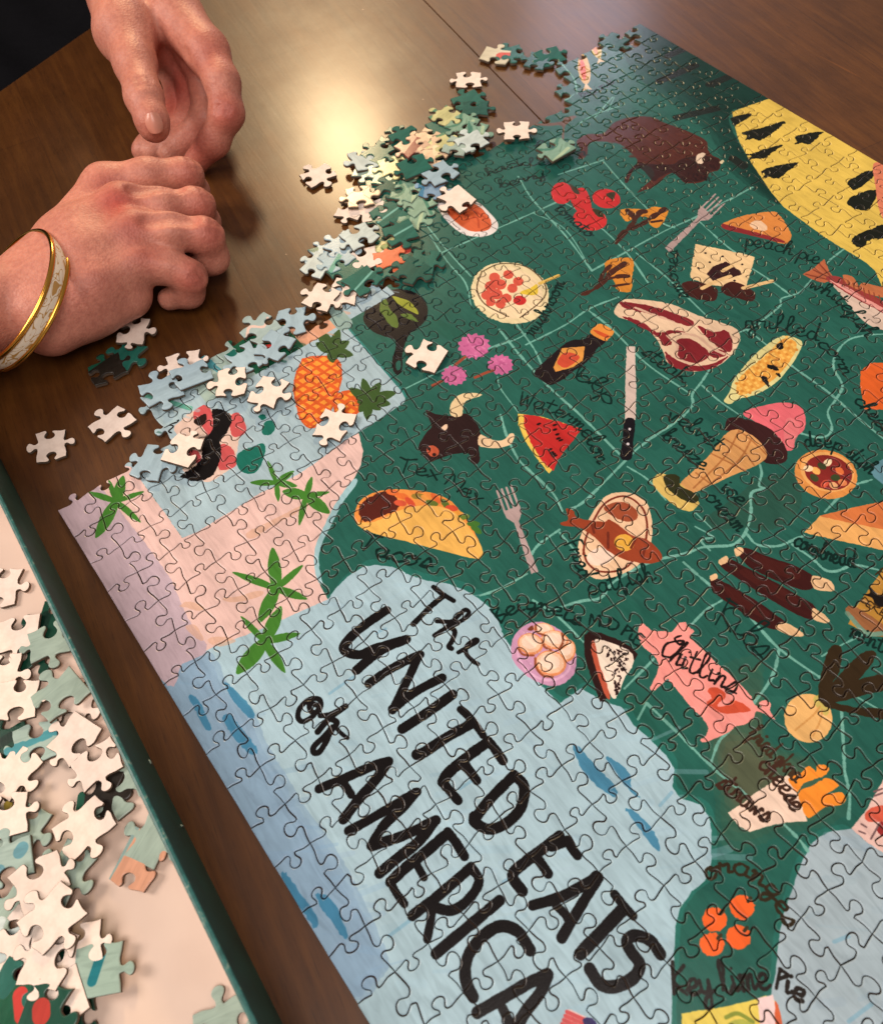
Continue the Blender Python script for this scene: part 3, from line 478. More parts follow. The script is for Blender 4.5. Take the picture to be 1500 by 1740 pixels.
# ---- hand lettering: the traced title
G3 = lambda p: Z(450, 1250, 3, p)
TITLE = [  # (points, width mm)
 (Z(500, 840, 5, [(1180, 785), (1260, 850), (1350, 905)]), 2.9), (Z(500, 840, 5, [(1270, 860), (1150, 960), (1010, 1100)]), 3.5),
 (Z(500, 840, 5, [(1190, 1195), (1290, 1130), (1420, 1070), (1480, 1010), (1450, 980), (1400, 1020), (1330, 1080), (1210, 1075)]), 2.6),
 (Z(500, 840, 5, [(1300, 1120), (1360, 1160), (1340, 1240), (1310, 1290), (1335, 1310)]), 2.9),
 (D3([(985, 925), (1030, 900), (1080, 870), (1070, 860), (1030, 890), (1025, 930), (1060, 970), (1085, 985)]), 2.6),
 (Z(500, 840, 5, [(780, 985), (640, 1080), (500, 1190), (420, 1290), (450, 1340), (560, 1360), (680, 1310), (950, 1230)]), 5.6), (Z(500, 840, 5, [(950, 1230), (760, 1310), (610, 1420), (530, 1490)]), 5.6),
 (D3([(530, 1085), (640, 1010), (790, 935)]), 5.2), (D3([(785, 940), (720, 1080), (650, 1220)]), 5.), (D3([(650, 1215), (760, 1130), (900, 1055)]), 5.2),
 (D3([(700, 1315), (830, 1230), (955, 1140)]), 5.6), (Z(720, 1050, 5, [(310, 775), (400, 860), (500, 995)]), 4.2), (Z(720, 1050, 5, [(400, 900), (200, 1010), (0, 1140), (-60, 1160)]), 5.8),
 (Z(720, 1050, 5, [(670, 1210), (600, 1110), (540, 1040)]), 5), (Z(720, 1050, 5, [(545, 1050), (380, 1170), (210, 1310), (160, 1390)]), 5.8), (Z(720, 1050, 5, [(340, 1230), (390, 1300), (450, 1380)]), 4.8), (G3([(910, 240), (950, 290), (985, 330)]), 4.8),
 (G3([(1070, 420), (1150, 320), (1270, 200)]), 5.4), (G3([(1270, 200), (1320, 260), (1300, 370), (1220, 450), (1140, 475), (1070, 440), (1065, 410)]), 5.4),
 (G3([(1310, 790), (1260, 710), (1330, 640), (1420, 570), (1500, 510)]), 5.4), (G3([(1380, 610), (1440, 700)]), 4.8), (Z(700, 1440, 5, [(1180, -10), (1320, -60)]), 4.8), (Z(700, 1440, 5, [(1320, -60), (1350, 0), (1400, 65)]), 4.6),
 (Z(700, 1440, 5, [(1020, 490), (1250, 420), (1500, 290), (1560, 240)]), 5.), (Z(950, 1250, 2.727, [(180, 655), (120, 750), (60, 850), (10, 935)]), 5.), (Z(700, 1440, 5, [(1220, 490), (1290, 560), (1330, 620)]), 4.2),
 (Z(950, 1250, 2.727, [(255, 735), (300, 790), (340, 835)]), 4.2), (Z(950, 1250, 2.727, [(295, 800), (200, 900), (95, 1010)]), 5.8),
 (Z(950, 1250, 2.727, [(465, 1010), (420, 950), (350, 925), (310, 950), (330, 1000), (370, 1060), (340, 1120), (260, 1160), (190, 1150), (140, 1080)]), 5.4),
 (Z(280, 1000, 5, [(1290, 990), (1230, 970), (1240, 1040), (1290, 1050), (1325, 1000), (1310, 940), (1230, 940), (1150, 1010), (1130, 1090), (1170, 1130), (1250, 1090), (1310, 1020)]), 2.9),
 (Z(280, 1000, 5, [(1320, 1080), (1400, 1070), (1520, 1010)]), 3), (D3([(410, 1200), (330, 1260), (270, 1330)]), 3.4), (Z(480, 1240, 5, [(420, -20), (350, 60), (270, 140), (265, 190), (310, 190), (360, 120), (420, 0), (460, -60), (400, -100)]), 3.2), (Z(480, 1240, 5, [(440, -30), (500, 30), (550, 70)]), 2.2),
 (G3([(275, 270), (420, 210), (560, 150), (630, 130)]), 5.), (G3([(630, 130), (560, 230), (480, 320), (400, 425)]), 5.4), (G3([(400, 235), (440, 300)]), 4.2),
 (G3([(425, 485), (560, 410), (680, 340), (775, 285)]), 4.8), (G3([(765, 290), (700, 370), (610, 450), (540, 560)]), 5.), (G3([(545, 560), (700, 510), (870, 430)]), 5.2), (G3([(860, 440), (780, 540), (680, 620), (585, 700)]), 5.4),
 (G3([(1015, 615), (970, 540), (930, 490)]), 4.8), (G3([(930, 495), (820, 590), (720, 670), (640, 745)]), 5.4), (G3([(765, 640), (810, 720)]), 4.), (G3([(640, 745), (670, 800), (710, 855)]), 4.),
 (G3([(750, 915), (900, 800), (1050, 670)]), 5.), (G3([(1050, 670), (1090, 740), (1040, 830), (950, 890), (840, 865)]), 4.8), (G3([(855, 850), (845, 930), (825, 1035)]), 4.2),
 (G3([(1195, 840), (1050, 960), (870, 1110)]), 5.2), (G3([(1350, 1090), (1290, 1000), (1200, 970), (1110, 1020), (1040, 1110), (1020, 1200), (1030, 1270), (1060, 1330)]), 5.4),
 (G3([(1080, 1410), (1220, 1330), (1340, 1260), (1440, 1215)]), 5.2), (G3([(1440, 1220), (1400, 1310), (1330, 1400), (1270, 1500)]), 5.4), (G3([(1210, 1390), (1250, 1470), (1290, 1520)]), 4.4)]
for P, wd in TITLE: stroke(P, wd*.77, INK, rough=.05)
# loose cursive alphabet for the small captions
A_ = {'a': [[(.5, .45), (.25, .5), (.05, .25), (.2, 0), (.45, .12), (.5, .45), (.48, .1), (.65, .05)]], 'b': [[(.0, .1), (.2, .6), (.25, 1), (.1, .9), (.1, .2), (.3, 0), (.5, .2), (.35, .45), (.15, .3)]],
 'c': [[(.5, .4), (.3, .5), (.05, .25), (.25, 0), (.55, .1)]], 'd': [[(.45, .4), (.2, .45), (.05, .2), (.2, 0), (.42, .15), (.5, 1), (.48, .1), (.65, .05)]], 'e': [[(0, .15), (.4, .3), (.35, .5), (.12, .4), (.1, .1), (.3, 0), (.55, .12)]],
 'f': [[(0, .2), (.35, .8), (.3, 1), (.18, .8), (.15, -.4), (.35, 0), (.55, .15)]], 'g': [[(.45, .45), (.15, .45), (.1, .1), (.4, .15), (.45, .45), (.42, -.3), (.15, -.4), (.2, -.1), (.6, .15)]], 'h': [[(0, .1), (.25, .8), (.2, 1), (.1, .8), (.1, 0), (.15, .35), (.35, .48), (.42, .05), (.6, .1)]],
 'i': [[(.05, .45), (.1, .05), (.3, .1)], [(.1, .7), (.13, .72)]], 'k': [[(.05, 1), (.05, 0)], [(.45, .5), (.1, .2), (.3, .2), (.5, 0), (.6, .1)]], 'l': [[(0, .1), (.25, .7), (.2, 1), (.08, .8), (.12, .1), (.3, 0), (.45, .15)]],
 'm': [[(0, .4), (.1, .45), (.08, 0), (.15, .35), (.3, .45), (.3, 0), (.38, .35), (.52, .45), (.55, .05), (.7, .1)]], 'n': [[(0, .4), (.1, .45), (.08, 0), (.18, .38), (.36, .42), (.38, .05), (.55, .1)]], 'o': [[(.35, .48), (.1, .4), (.05, .1), (.25, 0), (.48, .2), (.35, .48), (.3, .35), (.6, .4)]],
 'p': [[(.05, .5), (.05, -.4)], [(.05, .3), (.25, .5), (.5, .3), (.35, .05), (.08, .1)]], 'r': [[(0, .1), (.12, .5), (.2, .4), (.4, .42), (.35, .1), (.5, .08)]], 's': [[(0, .05), (.3, .5), (.4, .2), (.25, 0), (.05, .08), (.5, .1)]], 't': [[(.15, .85), (.12, .1), (.3, 0), (.45, .12)], [(-.05, .55), (.4, .6)]],
 'u': [[(0, .45), (.05, .08), (.25, .05), (.4, .45), (.4, .08), (.58, .1)]], 'v': [[(0, .45), (.18, 0), (.4, .48), (.55, .4)]], 'w': [[(0, .45), (.12, .02), (.28, .35), (.42, .02), (.58, .45), (.7, .4)]], 'x': [[(0, .5), (.4, 0)], [(.4, .5), (0, 0)]], 'y': [[(0, .45), (.1, .1), (.35, .15), (.42, .45), (.38, -.3), (.12, -.4), (.2, -.1), (.6, .12)]], 'z': [[(0, .45), (.4, .45), (0, 0), (.5, .05)]],
 'T': [[(0, 1), (.3, .9), (.7, 1)], [(.35, .95), (.3, 0)]], 'B': [[(.1, 1), (.1, 0)], [(.1, .95), (.5, .8), (.15, .5), (.55, .25), (.1, 0)]], 'M': [[(0, 0), (.05, .8), (.3, .3), (.55, .8), (.6, 0)]], 'U': [[(0, .8), (.05, .1), (.4, .1), (.45, .8)]], 'D': [[(.05, .8), (.05, 0), (.45, .15), (.45, .6), (.05, .8)]],
 'P': [[(.05, .8), (.05, 0)], [(.05, .8), (.45, .7), (.1, .4)]], 'K': [[(.1, 1), (.05, 0)], [(.55, .9), (.08, .4), (.6, 0)]], 'R': [[(.1, 1), (.05, 0)], [(0, .95), (.5, .85), (.1, .5), (.6, 0)]], 'E': [[(.45, .8), (.05, .8), (.05, 0), (.45, 0)], [(.05, .4), (.35, .4)]], 'Y': [[(0, .8), (.22, .4), (.22, 0)], [(.45, .8), (.22, .4)]], 'C': [[(.3, 1.05), (.2, .8), (.55, .75), (.6, .95), (.35, .8), (.1, .4), (.3, 0), (.6, .1)]], 'W': [[(0, .9), (.15, 0), (.35, .7), (.5, 0), (.75, .95)]], 'F': [[(.05, 0), (.1, .85), (.5, .9)], [(.05, .45), (.4, .5)]], ' ': [], '-': [[(0, .3), (.3, .3)]]}
def text(s, path, h, col=INKG, wd=.95, al=1, bold=0):
    P = gps(path); P = catmull(P, 8) if len(P) > 2 else P
    L = np.r_[0, np.cumsum(np.hypot(*np.diff(P, axis=0).T))]; adv = [(.35 if c == ' ' else max([max(x for x, _ in st) for st in A_[c]] + [.2])+.02) for c in s]
    k = L[-1]/sum(adv); x0 = 0; hh = h*.001
    for c, a in zip(s, adv):
        for st in A_[c]:
            Q = []
            for x, y in catmull(np.array(st), 4) if len(st) > 2 else st:
                d = min(L[-1]-1e-6, max(0, (x0+x)*k)); j = min(len(P)-2, int(np.searchsorted(L, d, 'right')-1)); t = (d-L[j])/(L[j+1]-L[j]); u = (P[j+1]-P[j])/(L[j+1]-L[j]); n = np.array([-u[1], u[0]])
                Q.append(P[j]+u*t*(L[j+1]-L[j])+n*y*hh)
            stroke(Q, wd, col, smooth=False, al=1 if al >= 1 else al, world=True, rough=.25)
        x0 += a
text('Tacos', [(606, 930), (650, 948), (690, 958), (735, 966)], 10, wd=1.2); text('Tex Mex', [(672, 802), (740, 815), (812, 858)], 9); text('Watermelon', [(880, 688), (930, 700), (985, 735), (1015, 790)], 10)
text('Beignets', [(848, 1060), (880, 1040), (930, 1040), (985, 1065)], 8, wd=1.); text('MUD PiE', [(1000, 1062), (1040, 1070), (1085, 1098)], 6.5, wd=.9); text('Chitlins', [(1116, 1106), (1150, 1132), (1200, 1155), (1248, 1182)], 12, (30, 18, 18), .95, 1)
text('Fried', [(958, 925), (972, 950), (985, 985)], 9); text('catfish', [(1000, 1012), (1050, 1000), (1115, 985)], 9.5, wd=.9); text('Ribs', [(1212, 1060), (1250, 1080), (1290, 1122)], 15, wd=.9); text('steak', [(1088, 600), (1120, 625), (1162, 652)], 10)
text('grilled', [(1265, 560), (1310, 560), (1390, 580)], 13, wd=1.); text('corn', [(1385, 585), (1410, 605), (1432, 640)], 9); text('smores', [(1170, 505), (1150, 470), (1152, 425)], 9, wd=.9); text('peach pie', [(1265, 418), (1310, 425), (1390, 450)], 12, wd=.9)
text('whitefish', [(1372, 488), (1420, 515), (1470, 575)], 10, wd=1.); text('deep dish', [(1365, 758), (1420, 765), (1478, 808)], 9, wd=1.); text('ice', [(1222, 830), (1240, 845), (1255, 860)], 9, wd=1.); text('cream', [(1195, 845), (1220, 870), (1252, 905)], 9, wd=1.)
text('Texas', [(1145, 722), (1170, 740), (1215, 775)], 10, wd=1.) if 0 else text('velvet', [(1132, 712), (1165, 728), (1218, 768)], 10, wd=1.); text('breeze', [(1122, 742), (1150, 765), (1192, 800)], 9, wd=1.)
text('bbq'.replace('q', 'p'), [(972, 645), (1000, 655), (1030, 690)], 10, wd=1.); text('mushroom', [(905, 572), (930, 540), (960, 480)], 9, wd=1.); text('cheese', [(1448, 680), (1480, 715), (1520, 750)], 9, wd=1.)
text('cornbread', [(1345, 925), (1395, 950), (1452, 965)], 10, wd=1.); text('mint', [(1440, 1080), (1470, 1095), (1500, 1110)], 9, wd=.9); text('fried okra', [(1268, 1250), (1310, 1290), (1350, 1330)], 8, (64, 46, 32), 1.); text('cheese', [(1285, 1300), (1320, 1340), (1345, 1380)], 9, (64, 40, 30), 1.1)
text('straws', [(1215, 1335), (1255, 1365), (1300, 1400)], 9, (64, 40, 30), 1.1); text('oranges', [(1200, 1495), (1250, 1485), (1300, 1515), (1335, 1580)], 8, (48, 38, 24), 1.1); text('Key lime', [(1142, 1688), (1200, 1690), (1260, 1682), (1310, 1680)], 10, (34, 28, 24), 1.2); text('Pie', [(1316, 1678), (1342, 1690), (1360, 1705)], 8, (34, 28, 24), 1.3)
text('DERBY', [(1460, 1020), (1480, 1036), (1512, 1056)], 3.6, (60, 40, 20), .6); text('KE', [(1485, 975), (1512, 995)], 5, (60, 40, 20), .7); text('maine', [(985, 165), (1010, 160), (1045, 140)], 9, wd=1.); text('banh', [(252, 682), (270, 715), (290, 738)], 8, INK, .8, 1); text('bison', [(905, 250), (950, 262), (1000, 265)], 8, wd=1.); text('tomato', [(940, 355), (970, 380), (1000, 405)], 9, wd=1.)
text('huckle', [(830, 300), (870, 285), (930, 280)], 8, wd=1.); text('berry', [(850, 320), (890, 310), (930, 300)], 8, wd=1.)

SW = {}
def swatch(name, k, row, col, marks=(), var=8):
    cx, cy = -.139+.031*k, .014+.031*row; SW[name] = (cx, cy); h = .0155
    poly([(cx-h, cy-h), (cx+h, cy-h), (cx+h, cy+h), (cx-h, cy+h)], col, smooth=False, rough=0, world=True)
    for _ in range(22):
        x, y = cx+rng.uniform(-.014, .014), cy+rng.uniform(-.014, .014); c = np.clip(np.array(col)+rng.normal(0, var), 0, 255).astype(int); stroke([(x, y), (x+.006, y+.004)], rng.uniform(.8, 2.5), tuple(int(v) for v in c), world=True, al=.5)
    for pts, wd, c in marks: stroke([(cx+x*.001, cy+y*.001) for x, y in pts], wd, c, world=True, rough=.3)
swatch('g1', 0, 0, (38, 98, 84)); swatch('g2', 1, 0, (30, 84, 72)); swatch('gline', 2, 0, (38, 98, 84), [([(-15, -4), (15, 3)], 1.2, LINE)])
swatch('sage', 3, 0, (128, 160, 136), [([(-12, 8), (-2, 2), (10, 9)], 2.5, (70, 122, 100)), ([(-10, -8), (6, -4)], 3, (168, 186, 150))], 14); swatch('sage2', 0, 1, (146, 172, 146), [([(0, -12), (8, 10)], 2.5, (84, 134, 110))], 14)
swatch('straw', 1, 1, (204, 196, 136), [([(-14, 4), (0, 9), (14, 6)], 2.5, (90, 136, 104))], 12); swatch('pale', 2, 1, (206, 214, 206), (), 6); swatch('berry', 3, 1, (34, 76, 60), [([(0, 0), (2, 1)], 8, (180, 60, 50))])
swatch('rolls', 0, 2, (222, 186, 150), [([(-8, 4), (0, 9), (6, 3)], .7, (90, 60, 50)), ([(-4, -6), (3, -2), (9, -7)], .7, (90, 60, 50)), ([(2, -1), (8, 4)], 2.5, (236, 208, 166))], 6); swatch('redbeige', 1, 2, (206, 164, 136), [([(-14, -8), (14, 4)], 6, (128, 44, 44))], 8)
swatch('gspot', 2, 2, (164, 184, 190), [([(7, 4), (9, 5)], 6, (28, 96, 84))], 5); swatch('gstripe', 3, 2, (168, 188, 192), [([(-13, -9), (13, 7)], 3.6, (96, 160, 140))], 5); swatch('pswirl', 0, 3, (160, 176, 170), [([(-9, 2), (-3, 6), (2, 0), (8, 3)], 1.6, (220, 188, 172))], 5)
swatch('fishtail', 1, 3, (214, 200, 170), [([(-12, -2), (-4, 0)], 8, (206, 88, 70))], 5); swatch('darkg', 2, 3, (20, 62, 46), [([(-8, 0), (4, 3)], 4, (12, 40, 30))], 6); swatch('bluestripe', 3, 3, (158, 176, 164), [([(-14, -2), (0, 1), (14, 4)], 4, (74, 140, 146))], 5)
swatch('panel', 3, 6, (160, 180, 188), (), 5); swatch('salmon', 3, 5, (216, 156, 124), [([(-16, 12), (16, 11)], 12, (140, 164, 156))], 4); swatch('bluemark', 0, 4, (156, 176, 160), [([(-2, -3), (1, 6)], 3, (36, 116, 124))], 5); swatch('bdabs', 1, 4, (158, 176, 164), [([(-6, -2), (-3, -2)], 4, (96, 144, 152)), ([(5, 2), (6, 3)], 4, (96, 144, 152))], 5); swatch('grey', 2, 4, (158, 174, 158), (), 5)
swatch('redg', 3, 4, (26, 84, 58), [([(3, -2), (6, 4)], 6, (196, 60, 52))], 5); swatch('brown', 0, 5, (40, 34, 28), [([(-12, 6), (0, 9)], 5, (30, 84, 64))], 5); swatch('starorange', 1, 5, (214, 104, 66), [([(-14, 9), (14, 11)], 4, (120, 140, 80))], 8); swatch('yb', 2, 5, (190, 160, 70), [([(-6, -2), (8, 2)], 4, (60, 36, 26))], 8)
A2 = ART.reshape(GH//2, 2, GW//2, 2, 3).mean((1, 3))/255.
img = bpy.data.images.new('printed_artwork', GW//2, GH//2, alpha=False)
img.pixels.foreach_set(np.concatenate([A2, np.ones(A2.shape[:2]+(1,))], 2).astype(np.float32).ravel()); img.pack()
del ART

# ------------------------------------------------------------------ materials
ALB = (.90, .96, 1.0)
m_art, nt, b = mat('printed_card', rough=.22)
tx = N(nt, 'ShaderNodeTexImage', image=img, interpolation='Linear', extension='EXTEND'); uv = N(nt, 'ShaderNodeUVMap')
nt.links.new(uv.outputs[0], tx.inputs[0])
mp = N(nt, 'ShaderNodeMapping'); nt.links.new(uv.outputs[0], mp.inputs[0]); mp.inputs['Rotation'].default_value = (0, 0, .9); mp.inputs['Scale'].default_value = (60, 360, 1)
n1 = N(nt, 'ShaderNodeTexNoise', Scale=1., Detail=4.); nt.links.new(mp.outputs[0], n1.inputs[0])
n2 = N(nt, 'ShaderNodeTexNoise', Scale=26., Detail=5.); nt.links.new(uv.outputs[0], n2.inputs[0])
c = mixc(nt, tx.outputs[0], ramp(nt, n1.outputs[0], [(.3, .95), (.7, 1.0)]), 1., 'MULTIPLY')
c = mixc(nt, c, ramp(nt, n2.outputs[0], [(.3, .86), (.7, 1.07)]), 1., 'MULTIPLY')
mpb = N(nt, 'ShaderNodeMapping'); nt.links.new(uv.outputs[0], mpb.inputs[0]); mpb.inputs['Rotation'].default_value = (0, 0, .5); mpb.inputs['Scale'].default_value = (30, 150, 1)
n5 = N(nt, 'ShaderNodeTexNoise', Scale=1., Detail=5., Distortion=1.2); nt.links.new(mpb.outputs[0], n5.inputs[0]); c = mixc(nt, c, ramp(nt, n5.outputs[0], [(.32, .86), (.5, 1.), (.7, 1.07)]), 1., 'MULTIPLY')
nt.links.new(mixc(nt, c, ALB, 1., 'MULTIPLY'), b.inputs['Base Color'])
tc = N(nt, 'ShaderNodeTexCoord'); n3 = N(nt, 'ShaderNodeTexNoise', Scale=1400., Detail=2.); nt.links.new(tc.outputs['Object'], n3.inputs[0]); bump(nt, b, n3.outputs[0], .12, .0002)
b.inputs['Specular IOR Level'].default_value = .17
m_lip = m_art.copy(); m_lip.name = 'pressed_card_lip'; m_lip.node_tree.nodes['Principled BSDF'].inputs['Roughness'].default_value = .36; m_lip.node_tree.nodes['Principled BSDF'].inputs['Specular IOR Level'].default_value = .5
m_back, nt, b = mat('cream_card_back', rough=.75)
n = N(nt, 'ShaderNodeTexNoise', Scale=300., Detail=4.); tc = N(nt, 'ShaderNodeTexCoord'); nt.links.new(tc.outputs['Object'], n.inputs[0])
nt.links.new(ramp(nt, n.outputs[0], [(.3, lin((216, 198, 184))), (.7, lin((232, 216, 203)))]), b.inputs['Base Color']); bump(nt, b, n.outputs[0], .1, .0002)
m_side, nt, b = mat('grey_card_edge', lin((92, 76, 62)), .9)
m_wood, nt, b = mat('stained_wood', rough=.3)
tc = N(nt, 'ShaderNodeTexCoord'); mp = N(nt, 'ShaderNodeMapping'); nt.links.new(tc.outputs['Object'], mp.inputs[0])
mp.inputs['Rotation'].default_value = (0, 0, .17); mpo = mp.outputs[0]
m2 = N(nt, 'ShaderNodeMapping'); nt.links.new(mpo, m2.inputs[0]); m2.inputs['Scale'].default_value = (14, 190, 1)
g1n = N(nt, 'ShaderNodeTexNoise', Scale=1., Detail=8., Roughness=.65, Distortion=.6); nt.links.new(m2.outputs[0], g1n.inputs[0])
m3 = N(nt, 'ShaderNodeMapping'); nt.links.new(mpo, m3.inputs[0]); m3.inputs['Scale'].default_value = (3.5, 22, 1)
g2n = N(nt, 'ShaderNodeTexNoise', Scale=1., Detail=5., Distortion=1.5); nt.links.new(m3.outputs[0], g2n.inputs[0])
g3n = N(nt, 'ShaderNodeTexNoise', Scale=16., Detail=6., Roughness=.7); nt.links.new(tc.outputs['Object'], g3n.inputs[0])
c = ramp(nt, g1n.outputs[0], [(.2, lin((66, 36, 9))), (.5, lin((84, 49, 14))), (.8, lin((101, 63, 22)))])
c = mixc(nt, c, ramp(nt, g2n.outputs[0], [(.3, (.80, .76, .72)), (.7, (1.08, 1.05, 1.0))]), 1., 'MULTIPLY')
c = mixc(nt, c, ramp(nt, g3n.outputs[0], [(.35, .8), (.65, 1.08)]), 1., 'MULTIPLY')
br = N(nt, 'ShaderNodeTexBrick'); m4 = N(nt, 'ShaderNodeMapping'); nt.links.new(mpo, m4.inputs[0]); m4.inputs['Location'].default_value = (.03, .045, 0); nt.links.new(m4.outputs[0], br.inputs[0])
for k, v in (('Scale', 1.), ('Mortar Size', .00025), ('Brick Width', .6), ('Row Height', .105), ('Bias', 0.)): br.inputs[k].default_value = v
br.inputs['Color1'].default_value = (.88, .86, .84, 1); br.inputs['Color2'].default_value = (1.1, 1.1, 1.1, 1); br.inputs['Mortar'].default_value = (.6, .56, .5, 1)
c = mixc(nt, c, br.outputs[0], 1., 'MULTIPLY'); m5 = N(nt, 'ShaderNodeMapping'); nt.links.new(mpo, m5.inputs[0]); m5.inputs['Scale'].default_value = (90, 1500, 1); pn = N(nt, 'ShaderNodeTexNoise', Scale=1., Detail=3.); nt.links.new(m5.outputs[0], pn.inputs[0])
c = mixc(nt, c, ramp(nt, pn.outputs[0], [(.30, .62), (.42, 1.)]), 1., 'MULTIPLY')
vs = N(nt, 'ShaderNodeTexVoronoi', Scale=42.); nt.links.new(tc.outputs['Object'], vs.inputs[0]); spk = ramp(nt, vs.outputs['Distance'], [(.0, 1.), (.022, 1.), (.032, 0.)])
sep = N(nt, 'ShaderNodeSeparateColor'); nt.links.new(vs.outputs['Color'], sep.inputs[0]); gt = N(nt, 'ShaderNodeMath', operation='GREATER_THAN'); nt.links.new(sep.outputs[0], gt.inputs[0]); gt.inputs[1].default_value = .72
ml = N(nt, 'ShaderNodeMath', operation='MULTIPLY'); nt.links.new(spk, ml.inputs[0]); nt.links.new(gt.outputs[0], ml.inputs[1]); c = mixc(nt, c, lin((170, 140, 112)), ml.outputs[0])
m6 = N(nt, 'ShaderNodeMapping'); nt.links.new(tc.outputs['Object'], m6.inputs[0]); m6.inputs['Rotation'].default_value = (0, 0, .9); m6.inputs['Scale'].default_value = (9, 260, 1); scn_ = N(nt, 'ShaderNodeTexNoise', Scale=1., Detail=1.); nt.links.new(m6.outputs[0], scn_.inputs[0])
c = mixc(nt, c, ramp(nt, scn_.outputs[0], [(.76, 1.), (.79, 1.6)]), 1., 'MULTIPLY')
nt.links.new(c, b.inputs['Base Color'])
nt.links.new(ramp(nt, g3n.outputs[0], [(.3, .42), (.7, .52)]), b.inputs['Roughness'])
vo = N(nt, 'ShaderNodeTexVoronoi', Scale=60.); nt.links.new(tc.outputs['Object'], vo.inputs[0]); 
add = N(nt, 'ShaderNodeMath', operation='ADD'); nt.links.new(g1n.outputs[0], add.inputs[0]); nt.links.new(g3n.outputs[0], add.inputs[1])
bump(nt, b, add.outputs[0], .22, .0006); b.inputs['Coat Weight'].default_value = .25; b.inputs['Coat Roughness'].default_value = .22; b.inputs['Specular IOR Level'].default_value = .34

# ------------------------------------------------------------------ table
table = thing('dining_table', 'brown stained wooden dining table with a seam between two boards', 'table')
sd = np.array([.985, -.17]); sd /= np.linalg.norm(sd); sn = np.array([.17, .985]); sn /= np.linalg.norm(sn)
s0 = gp(720, 0)[:2]; e0 = gp(0, 155)[:2]; e1 = gp(150, 50)[:2]; ed = (e1-e0)/np.linalg.norm(e1-e0)
seam = (gp(905, 190)[:2]-s0); sd = seam/np.linalg.norm(seam); sn = np.array([-sd[1], sd[0]])
def cross(p, d, q, e):
    A = np.array([[d[0], -e[0]], [d[1], -e[1]]]); t = np.linalg.solve(A, q-p); return p+t[0]*d
X = cross(s0, sd, e0, ed)
def slab(name, P, z0, z1, mtl, parent, bev=.0015):
    P = np.asarray(P); c = P.mean(0); n = len(P); V = []; 
    for z, s in ((z0, 0), (z1-bev, 0), (z1, bev)):
        for p in P: V.append((*(p+(c-p)/np.linalg.norm(c-p)*s*1.4), z))
    Fc = [tuple(range(n-1, -1, -1)), tuple(2*n+i for i in range(n))]
    for r in range(2):
        for i in range(n): Fc.append((r*n+i, r*n+(i+1) % n, (r+1)*n+(i+1) % n, (r+1)*n+i))
    return obj(name, mesh(name, V, Fc), parent, [mtl])
gap = .0002
slab('board', [X-sn*gap, e0-ed*.55, e0-ed*.55+sd*1.3, X+sd*1.3-sn*gap], -.028, 0, m_wood, table, .0006)
slab('board', [X+sn*gap, X+sd*1.3+sn*gap, X+sd*1.3+sn*.5, X+sn*.5+ed*0], -.028, 0, m_wood, table, .0006)
m_floor, nt, b = mat('dark_floor', rough=.5); n = N(nt, 'ShaderNodeTexNoise', Scale=3., Detail=6.); nt.links.new(ramp(nt, n.outputs[0], [(.3, (.02, .015, .012)), (.7, (.05, .035, .028))]), b.inputs['Base Color'])
fl = obj('floor', mesh('floor', [(-4, -4, -.76), (4, -4, -.76), (4, 4, -.76), (-4, 4, -.76)], [(0, 1, 2, 3)]), None, [m_floor]); fl['kind'] = 'structure'
m_leg = m_wood
for x, y in ((-.30, .05), (.75, -.25), (-.28, .75), (.8, .75)):
    slab('leg', [(x-.03, y-.03), (x+.03, y-.03), (x+.03, y+.03), (x-.03, y+.03)], -.76, -.0285, m_leg, table)

# ------------------------------------------------------------------ jigsaw geometry
TAB = np.array([(0, 0), (.18, -.012), (.33, -.045), (.405, -.03), (.42, .035), (.375, .10), (.345, .17), (.375, .235), (.44, .272), (.50, .28), (.56, .272), (.625, .235), (.655, .17), (.625, .10), (.58, .035), (.595, -.03), (.67, -.045), (.82, -.012), (1, 0)])
def edge(a, b, s, r):
    """curve from a to b with a knob on its left (s=1) or right (s=-1)"""
    a, b = np.asarray(a, float), np.asarray(b, float); d = b-a; L = np.hypot(*d); n = np.array([-d[1], d[0]])
    if s == 0: return np.array([a, a+d*.25, a+d*.5, a+d*.75, b])
    P = TAB.copy(); k = r['k']; P[:, 0] = .5+(P[:, 0]-.5)*np.where(abs(P[:, 0]-.5) < .2, r['w'], 1.); P[3:16, 0] += r['sh']; P[5:14, 0] += r['lean']*P[5:14, 1]; P[:, 1] *= k
    P[1:3, 1] += r['c0']; P[16:18, 1] += r['c1']
    P = catmull(P, 2); return a+P[:, :1]*d+P[:, 1:]*n*s
def rr(): return dict(k=random.uniform(.88, 1.1), w=random.uniform(.86, 1.08), sh=random.uniform(-.05, .05), lean=random.uniform(-.2, .2), c0=random.uniform(-.035, .03), c1=random.uniform(-.035, .03))
def inset(P, d):
    a, b = np.roll(P, 1, 0), np.roll(P, -1, 0); e1, e2 = P-a, b-P
    n1 = np.c_[-e1[:, 1], e1[:, 0]]/np.hypot(*e1.T)[:, None]; n2 = np.c_[-e2[:, 1], e2[:, 0]]/np.hypot(*e2.T)[:, None]
    n = n1+n2; n /= np.maximum(np.hypot(*n.T), .5)[:, None]; return P+n*d
def clean(Q, P):
    """pull together the vertices of an inset ring where it has folded over itself"""
    Q = Q.copy(); D = np.roll(P, -1, 0)-P
    for _ in range(14):
        bad = np.nonzero(((np.roll(Q, -1, 0)-Q)*D).sum(1) < -1e-12)[0]
        if not len(bad): break
        for i in bad: j = (i+1) % len(Q); m = (Q[i]+Q[j])/2; Q[i] = m; Q[j] = m
    return Q
def dedupe(P):
    return P[np.hypot(*(P-np.roll(P, 1, 0)).T) > 1e-7]
